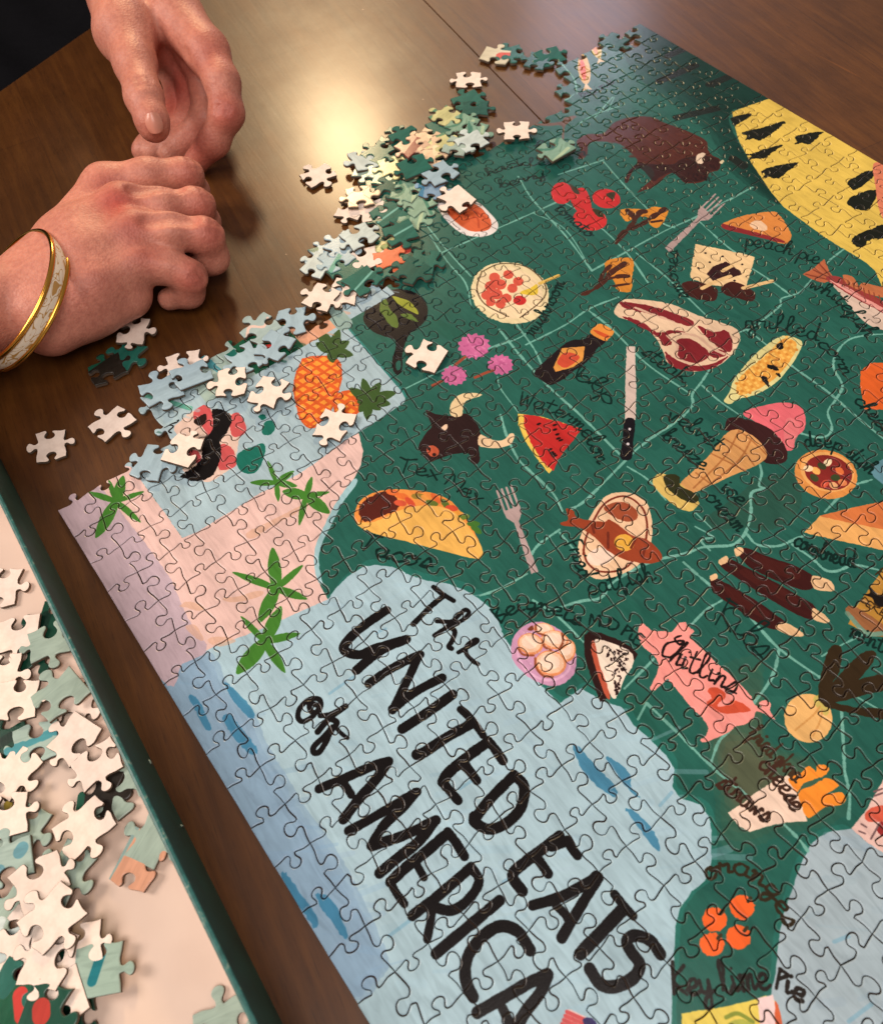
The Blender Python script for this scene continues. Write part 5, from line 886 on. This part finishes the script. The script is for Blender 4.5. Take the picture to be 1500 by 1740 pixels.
# ------------------------------------------------------------------ hands (one implicit surface, meshed)
def surf_nets(f, lo, hi, h):
    xs = [np.arange(l, u+h, h) for l, u in zip(lo, hi)]; X = np.stack(np.meshgrid(*xs, indexing='ij'), -1).astype(np.float32); D = f(X); n = D.shape
    s = D < 0; cells = np.zeros([k-1 for k in n], bool); sm = np.zeros([k-1 for k in n]+[3], np.float32); ct = np.zeros([k-1 for k in n], np.float32)
    for ax in range(3):
        sl0 = [slice(None)]*3; sl1 = [slice(None)]*3; sl0[ax] = slice(0, -1); sl1[ax] = slice(1, None)
        a, b_ = D[tuple(sl0)], D[tuple(sl1)]; cr = (a < 0) != (b_ < 0); t = np.where(cr, a/np.where(a == b_, 1, a-b_), 0)
        o = [k for k in range(3) if k != ax]
        for u in (0, 1):
            for v in (0, 1):
                sl = [slice(None)]*3; sl[o[0]] = slice(u, n[o[0]]-1+u); sl[o[1]] = slice(v, n[o[1]]-1+v); sl = tuple(sl)
                cc = cr[sl]; off = np.zeros(3); off[o[0]] = u; off[o[1]] = v
                sm[..., ax] += np.where(cc, t[sl], 0); sm[..., o[0]] += cc*u; sm[..., o[1]] += cc*v; ct += cc; cells |= cc
    idx = -np.ones(cells.shape, int); w_ = np.argwhere(cells); idx[cells] = np.arange(len(w_)); V = (w_+sm[cells]/ct[cells][:, None])*h+np.array(lo); Q = []
    for ax in range(3):
        sl0 = [slice(None)]*3; sl1 = [slice(None)]*3; sl0[ax] = slice(0, -1); sl1[ax] = slice(1, None)
        a, b_ = s[tuple(sl0)], s[tuple(sl1)]; P = np.argwhere(a != b_); o = [(ax+1) % 3, (ax+2) % 3]
        P = P[(P[:, o[0]] > 0) & (P[:, o[1]] > 0) & (P[:, o[0]] < n[o[0]]-1) & (P[:, o[1]] < n[o[1]]-1)]; fl_ = a[tuple(P.T)]
        q = []
        for u, v in ((1, 1), (0, 1), (0, 0), (1, 0)):
            R_ = P.copy(); R_[:, o[0]] -= u; R_[:, o[1]] -= v; q.append(idx[tuple(R_.T)])
        q = np.stack(q, 1); q[~fl_] = q[~fl_][:, ::-1]; Q.append(q)
    return V, np.concatenate(Q)
def cap(X, a, b, ra, rb):
    d = b-a; t = np.clip(((X-a)@d)/(d@d), 0, 1)[..., None]; return np.linalg.norm(X-a-t*d, axis=-1)-(ra+(rb-ra)*t[..., 0])
def smin(a, b, k):
    h = np.clip(.5+.5*(b-a)/k, 0, 1); return b*(1-h)+a*h-k*h*(1-h)
def J(px, py, z, r): g = gp(px, py, z); return (np.array(g, np.float32), r)
def make_sdf(groups, kin, kout, grooves=(), pc=None):
    def f(X):
        tot = None; kk = kout if pc is None else .0022+.0065*np.exp(-(np.linalg.norm(X-pc, axis=-1)/.048)**4)
        for g in groups:
            d = None
            for a, b_ in zip(g[:-1], g[1:]):
                e = cap(X, a[0], b_[0], a[1], b_[1]); d = e if d is None else smin(d, e, kin)
            tot = d if tot is None else smin(tot, d, kk)
        for p, q, r, dep in grooves:
            e = cap(X, p, q, r, r); tot = np.maximum(tot, -smin(e, np.full_like(e, 1.), .001)-0) if dep is None else tot+dep*np.exp(-(np.maximum(e, 0)/r)**2)
        return tot
    return f
# hand with the bangle
RW = [J(60, 455, .034, .020), J(75, 525, .032, .020)]
rh = [
 [J(-300, 625, .060, .038), J(-120, 560, .042, .031), J(-10, 520, .033, .0225), J(75, 495, .030, .0185)],
 [J(62, 470, .030, .0150), J(115, 410, .033, .0155), J(180, 318, .040, .0125), J(250, 300, .041, 0.00977), J(316, 297, .036, 0.00911), J(330, 325, .020, 0.00837), J(305, 345, .011, 0.00725)],
 [J(65, 475, .031, .0195), J(140, 405, .040, .017), J(208, 352, .045, .0125), J(275, 350, .042, 0.00977), J(335, 348, .036, 0.00911), J(348, 378, .019, 0.00837), J(318, 395, .010, 0.00725)],
 [J(70, 505, .031, .0195), J(150, 440, .039, .017), J(228, 396, .042, .012), J(290, 395, .040, 0.00977), J(350, 400, .034, 0.00911), J(362, 438, .018, 0.00837), J(330, 455, .010, 0.00725)],
 [J(75, 535, .029, .0185), J(160, 485, .034, .016), J(240, 446, .034, .0115), J(285, 452, .031, 0.00911), J(324, 470, .025, 0.00818), J(322, 498, .013, 0.00744), J(288, 508, .009, 0.00651)],
 [J(85, 550, .025, .0175), J(150, 520, .024, .017), J(215, 500, .022, .014)],
 [J(110, 430, .024, .018), J(190, 370, .020, .014), J(250, 350, .014, .011), J(290, 345, .010, 0.00837)],
 [J(120, 450, .028, .018), J(200, 440, .028, .016), J(250, 420, .028, .013)]]
def dimp(px, py, z, px2, py2, z2, r, d): return (gp(px, py, z).astype(np.float32), gp(px2, py2, z2).astype(np.float32), r, d)
rg = [dimp(228, 322, .055, 300, 322, .047, .0022, .0032), dimp(250, 372, .053, 325, 374, .045, .0022, .0034), dimp(255, 422, .048, 325, 434, .040, .0024, .0038)]
# open hand above
lh = [
 [J(140, -360, .072, .040), J(190, -160, .066, .036), J(225, -10, .060, .028)],
 [J(205, -20, .060, .022), J(215, 55, .062, .019), J(230, 108, .060, .0122), J(245, 165, .056, .0105), J(259, 206, .050, .0090), J(262, 217, .047, .0080)],
 [J(245, -20, .060, .022), J(300, 30, .060, .017), J(352, 88, .055, .0132), J(378, 140, .048, .0102), J(386, 192, .038, .0098), J(364, 240, .024, .0088), J(334, 274, .011, .0078)],
 [J(245, -20, .052, .020), J(295, 40, .048, .017), J(338, 96, .042, .0125), J(352, 150, .032, .0100), J(350, 202, .022, .0092), J(318, 240, .012, .0084), J(292, 262, .009, .0078)],
 [J(235, -20, .044, .020), J(280, 45, .038, .016), J(315, 105, .030, .012), J(332, 160, .022, .0105), J(325, 205, .015, .0095), J(290, 240, .011, .0085), J(262, 258, .009, .0078)],
 [J(228, -15, .036, .020), J(262, 50, .028, .015), J(292, 110, .020, .011), J(308, 165, .014, .0095), J(290, 215, .010, .0085), J(256, 246, .009, .0075), J(243, 256, .009, .0072)],
 [J(215, 30, .050, .018), J(245, 60, .045, .016), J(290, 75, .042, .014)]]
lg = [dimp(268, 60, .07, 285, 100, .062, .003, .002), dimp(270, 92, .066, 312, 92, .06, .0022, .0015), dimp(345, 130, .058, 362, 128, .062, .0016, .0012), dimp(352, 190, .048, 398, 196, .05, .0015, .0010)]
Vs, Fs, off = [], [], 0
def cross_grooves(ch, k, n=3, r=.0010, dep=.0006, spread=.0028):
    out = []
    for c_ in ch:
        p, rad = c_[k]; d = c_[k+1][0]-c_[k-1][0]; d = d/np.linalg.norm(d); up_ = np.array([0, 0, 1.]); up_ = up_-d*(up_@d)
        if np.linalg.norm(up_) < .2: up_ = (CAM-p)-d*((CAM-p)@d)
        up_ /= np.linalg.norm(up_); sd_ = np.cross(d, up_)
        for q in range(n):
            o_ = d*(q-(n-1)/2)*spread+up_*rad*1.0; out.append(((p+o_-sd_*rad*.6-up_*rad*.18).astype(np.float32), (p+o_).astype(np.float32), r, dep)); out.append(((p+o_).astype(np.float32), (p+o_+sd_*rad*.6-up_*rad*.18).astype(np.float32), r, dep))
    return out
rg += cross_grooves(rh[1:4], 4)+cross_grooves([rh[4]], 4)
lg += cross_grooves([lh[1]], 3, 3)+cross_grooves([lh[2]], 4, 2)
for G, g in ((rh, rg), (lh, lg)):
    pts = np.array([p[0]-p[1]*1.25-.004 for ch in G for p in ch]+[p[0]+p[1]*1.25+.004 for ch in G for p in ch]); V, Q = surf_nets(make_sdf(G, .006, .0052, g, gp(130, 440, .03).astype(np.float32) if G is rh else gp(262, 20, .05).astype(np.float32)), pts.min(0), pts.max(0), .0012)
    Vs.append(V); Fs.append(Q+off); off += len(V)
Vb = np.concatenate(Vs); Qb = np.concatenate(Fs); Vb[:, 2] = np.maximum(Vb[:, 2], .0006)
m_skin, nt, b = mat('skin', rough=.5, Specular_IOR_Level=.38)
at = N(nt, 'ShaderNodeVertexColor', layer_name='redness'); n = N(nt, 'ShaderNodeTexNoise', Scale=70., Detail=6.); tc = N(nt, 'ShaderNodeTexCoord'); nt.links.new(tc.outputs['Object'], n.inputs[0])
c = mixc(nt, lin((194, 130, 110)), lin((168, 74, 62)), at.outputs[0]); c = mixc(nt, c, ramp(nt, n.outputs[0], [(.3, (.84, .76, .76)), (.7, (1.08, 1.08, 1.08))]), 1., 'MULTIPLY'); nb = N(nt, 'ShaderNodeTexNoise', Scale=420., Detail=4.); nt.links.new(tc.outputs['Object'], nb.inputs[0]); c = mixc(nt, c, ramp(nt, nb.outputs[0], [(.35, (.9, .84, .84)), (.6, (1.04, 1.04, 1.04))]), 1., 'MULTIPLY'); nt.links.new(c, b.inputs['Base Color'])
b.inputs['Subsurface Weight'].default_value = .14; b.inputs['Subsurface Radius'].default_value = (.010, .004, .002); b.inputs['Subsurface Scale'].default_value = .5
n = N(nt, 'ShaderNodeTexVoronoi', Scale=750.); nt.links.new(tc.outputs['Object'], n.inputs[0]); n4 = N(nt, 'ShaderNodeTexNoise', Scale=160., Detail=8., Roughness=.7); nt.links.new(tc.outputs['Object'], n4.inputs[0])
ad = N(nt, 'ShaderNodeMath', operation='ADD'); nt.links.new(n.outputs[0], ad.inputs[0]); nt.links.new(n4.outputs[0], ad.inputs[1]); bump(nt, b, ad.outputs[0], .3, .0006)
person = thing('person', 'person in a black top with both hands on the table, gold bangle on one wrist', 'person', gp(-60, 300, 0))
me = mesh('body', Vb-np.array(person.location), Qb, smooth=True)
red = np.zeros(len(Vb)); 
for px, py, z, r, s in ((199, 345, .055, .012, 1.), (225, 390, .05, .010, .7), (180, 312, .05, .010, .5), (245, 432, .045, .010, .5), (330, 285, .045, .012, .5), (350, 350, .04, .012, .5), (365, 400, .04, .013, .6), (335, 480, .03, .013, .7), (388, 192, .045, .014, .7), (350, 250, .02, .016, .8), (290, 150, .03, .022, .9), (262, 210, .05, .009, .4), (150, 480, .05, .02, .25), (360, 90, .06, .013, .5)):
    d = np.linalg.norm(Vb-gp(px, py, z), axis=1); red = np.maximum(red, s*np.exp(-(d/r)**2))
ca = me.color_attributes.new('redness', 'FLOAT_COLOR', 'POINT'); ca.data.foreach_set('color', np.c_[red, red, red, np.ones(len(red))].astype(np.float32).ravel())
body = obj('body', me, person, [m_skin])
sm_ = body.modifiers.new('smooth', 'SMOOTH'); sm_.factor = .5; sm_.iterations = 3
# thumbnail
m_nail, nt, b = mat('nail', lin((200, 134, 114)), .3)
nx, ny = 9, 9; V = []; c_ = gp(262, 209, .0585); u = gp(266, 224, .052)-gp(257, 194, .060); u /= np.linalg.norm(u); upv = CAM-c_; upv /= np.linalg.norm(upv); upv -= u*(upv@u); upv /= np.linalg.norm(upv); v = np.cross(upv, u)
for i in range(nx):
    for j in range(ny):
        a, t = (i/(nx-1)-.5)*2, (j/(ny-1)-.5)*2; rx = a*math.sqrt(1-.45*t*t); V.append(c_+v*rx*.0048+u*t*math.sqrt(1-.3*a*a)*.0056+upv*(-.0024*a*a-.001*t*t-.0002)-np.array(person.location))
obj('thumbnail', mesh('thumbnail', V, [(i*ny+j, (i+1)*ny+j, (i+1)*ny+j+1, i*ny+j+1) for i in range(nx-1) for j in range(ny-1)], smooth=True), person, [m_nail])
# clothes: black top and a grey-blue sleeve beyond the table edge
m_cloth, nt, b = mat('black_cloth', (.006, .006, .009), .95); m_blue, nt2, b2 = mat('grey_blue_cloth', lin((52, 54, 66)), .9)
for nt_, b_ in ((nt, b), (nt2, b2)):
    n = N(nt_, 'ShaderNodeTexNoise', Scale=120., Detail=5.); nt_.links.new(nt_.nodes.new('ShaderNodeTexCoord').outputs['Object'], n.inputs[0]); bump(nt_, b_, n.outputs[0], .5, .002)
def pt(x, y, z, r): return (np.array([x, y, z], np.float32), r)
def cloth(name, G, m, h, k=.04):
    pts = np.array([p[0]-p[1]*1.3-.01 for ch in G for p in ch]+[p[0]+p[1]*1.3+.01 for ch in G for p in ch]); f0 = make_sdf(G, k, k)
    f = lambda X: f0(X)+.006*np.sin(X[..., 0]*60+X[..., 2]*45)*np.sin(X[..., 1]*50+X[..., 2]*20)
    V, Q = surf_nets(f, pts.min(0), pts.max(0), h); return obj(name, mesh(name, V-np.array(person.location), Q, smooth=True), person, [m])
sh = gp(-330, 640, .062); sl = gp(120, -420, .075)
cloth('top', [[pt(-.66, .0, -.30, .14), pt(-.68, .02, .15, .13), pt(-.70, .10, .45, .10)], [pt(-.66, .28, -.30, .14), pt(-.68, .27, .15, .13), pt(-.70, .2, .45, .10)],
              [pt(-.70, -.06, .42, .07), pt(-.60, -.14, .22, .055), (sh.astype(np.float32)+np.array([-.02, 0, .004], np.float32), .046)],
              [pt(-.70, .33, .42, .07), pt(-.74, .42, .22, .055), (sl.astype(np.float32)+np.array([-.03, .0, .004], np.float32), .048)]], m_cloth, .012)
cloth('trousers', [[pt(-.60, .07, -.22, .075), pt(-.44, -.02, -.26, .07), pt(-.34, -.08, -.28, .07)]], m_blue, .012)
# small beige cord of the top
P = [gp(102+2*math.sin(k), -20+k*5, .0)+np.array([-.045, 0, .02]) for k in range(11)]
def tube(path, r, n=8):
    path = [np.array(p) for p in path]; V = []; Fc = []
    for k, p in enumerate(path):
        d = path[min(k+1, len(path)-1)]-path[max(k-1, 0)]; d /= np.linalg.norm(d); a = np.cross(d, [0, 0, 1.]); a = np.cross(d, [0, 1., 0]) if np.linalg.norm(a) < .1 else a; a /= np.linalg.norm(a); c = np.cross(d, a); rr_ = r[k] if hasattr(r, '__len__') else r
        V += [p+rr_*(math.cos(t)*a+math.sin(t)*c) for t in np.linspace(0, 2*math.pi, n, endpoint=False)]
    for k in range(len(path)-1):
        for i in range(n): Fc.append((k*n+i, k*n+(i+1) % n, (k+1)*n+(i+1) % n, (k+1)*n+i))
    Fc += [tuple(range(n-1, -1, -1)), tuple((len(path)-1)*n+i for i in range(n))]; return np.array(V), Fc
m_cord, _, _ = mat('beige_cord', lin((150, 130, 100)), .8)
V, Fc = tube(P, [.0022+.0012*math.sin(k*1.9) for k in range(11)]); obj('cord', mesh('cord', V-np.array(person.location), Fc, smooth=True), person, [m_cord])

# ------------------------------------------------------------------ bangle
m_gold, _, _ = mat('gold', lin((224, 164, 72)), .2, Metallic=1.); m_silver, _, _ = mat('polished_inside', lin((190, 190, 196)), .15, Metallic=1.)
m_enam, nt, b = mat('white_enamel', rough=.12); tcn = N(nt, 'ShaderNodeTexCoord'); mpn = N(nt, 'ShaderNodeMapping'); nt.links.new(tcn.outputs['UV'], mpn.inputs[0]); mpn.inputs['Scale'].default_value = (26, 2.4, 1)
n = N(nt, 'ShaderNodeTexNoise', Scale=.6, Detail=0., Distortion=2.6); nt.links.new(mpn.outputs[0], n.inputs[0])
k1 = ramp(nt, n.outputs[0], [(.0, 0.), (.455, 0.), (.47, 1.), (.50, 1.), (.515, 0.)]); k2 = ramp(nt, n.outputs[0], [(.0, 1.), (.33, 1.), (.35, 0.)])
mx = N(nt, 'ShaderNodeMath', operation='MAXIMUM'); nt.links.new(k1, mx.inputs[0]); nt.links.new(k2, mx.inputs[1]); nt.links.new(mixc(nt, lin((222, 206, 184)), lin((176, 132, 72)), mx.outputs[0]), b.inputs['Base Color'])
bc = gp(30, 510, .035); u = gp(38, 412, .034)-gp(38, 612, .034); ru = .0385; u /= np.linalg.norm(u); fw = gp(90, 495, .034)-bc; fw -= u*(fw@u); fw /= np.linalg.norm(fw); up = np.array([0, 0, 1.])
vv = fw/np.linalg.norm(fw)*.75+up*.52-u*.40; vv /= np.linalg.norm(vv); u = u-vv*(u@vv); u /= np.linalg.norm(u); ax = np.cross(u, vv); ax /= np.linalg.norm(ax)
if ax @ fw < 0: ax = -ax
bangle = thing('bangle', 'gold rimmed bangle with a white enamel band on the wrist of the lower hand', 'bangle', bc)
NS = 96; ts = np.linspace(0, 2*math.pi, NS, endpoint=False)
def ring(off, w_): return [u*math.cos(t)*(ru+off)+vv*math.sin(t)*(.0375+off)+ax*w_ for t in ts]
def sweep(name, prof, m, closed=True, uv=False):
    V = np.concatenate([ring(o_, w_) for o_, w_ in prof]); k = len(prof); Fc = []
    for a in range(k if closed else k-1):
        b_ = (a+1) % k; Fc += [(a*NS+i, a*NS+(i+1) % NS, b_*NS+(i+1) % NS, b_*NS+i) for i in range(NS)]
    me = mesh(name, V, Fc, smooth=True)
    if uv:
        l = me.uv_layers.new(name='UVMap'); li = np.empty(len(me.loops), int); me.loops.foreach_get('vertex_index', li); l.data.foreach_set('uv', np.c_[(li % NS)/NS, (li//NS)/k].astype(np.float32).ravel())
    return obj(name, me, bangle, [m])
sweep('enamel_band', [(.0006, -.0036), (.0010, -.002), (.0011, 0), (.0010, .002), (.0006, .0036)], m_enam, False, True); sweep('inner_band', [(.0, -.0038), (-.0004, -.0038), (-.0004, .0038), (.0, .0038)], m_silver)
for s in (-1, 1): sweep('gold_rim', [(.0004+.0013*math.cos(t), s*.0042+.0014*math.sin(t)) for t in np.linspace(0, 2*math.pi, 10, endpoint=False)], m_gold)
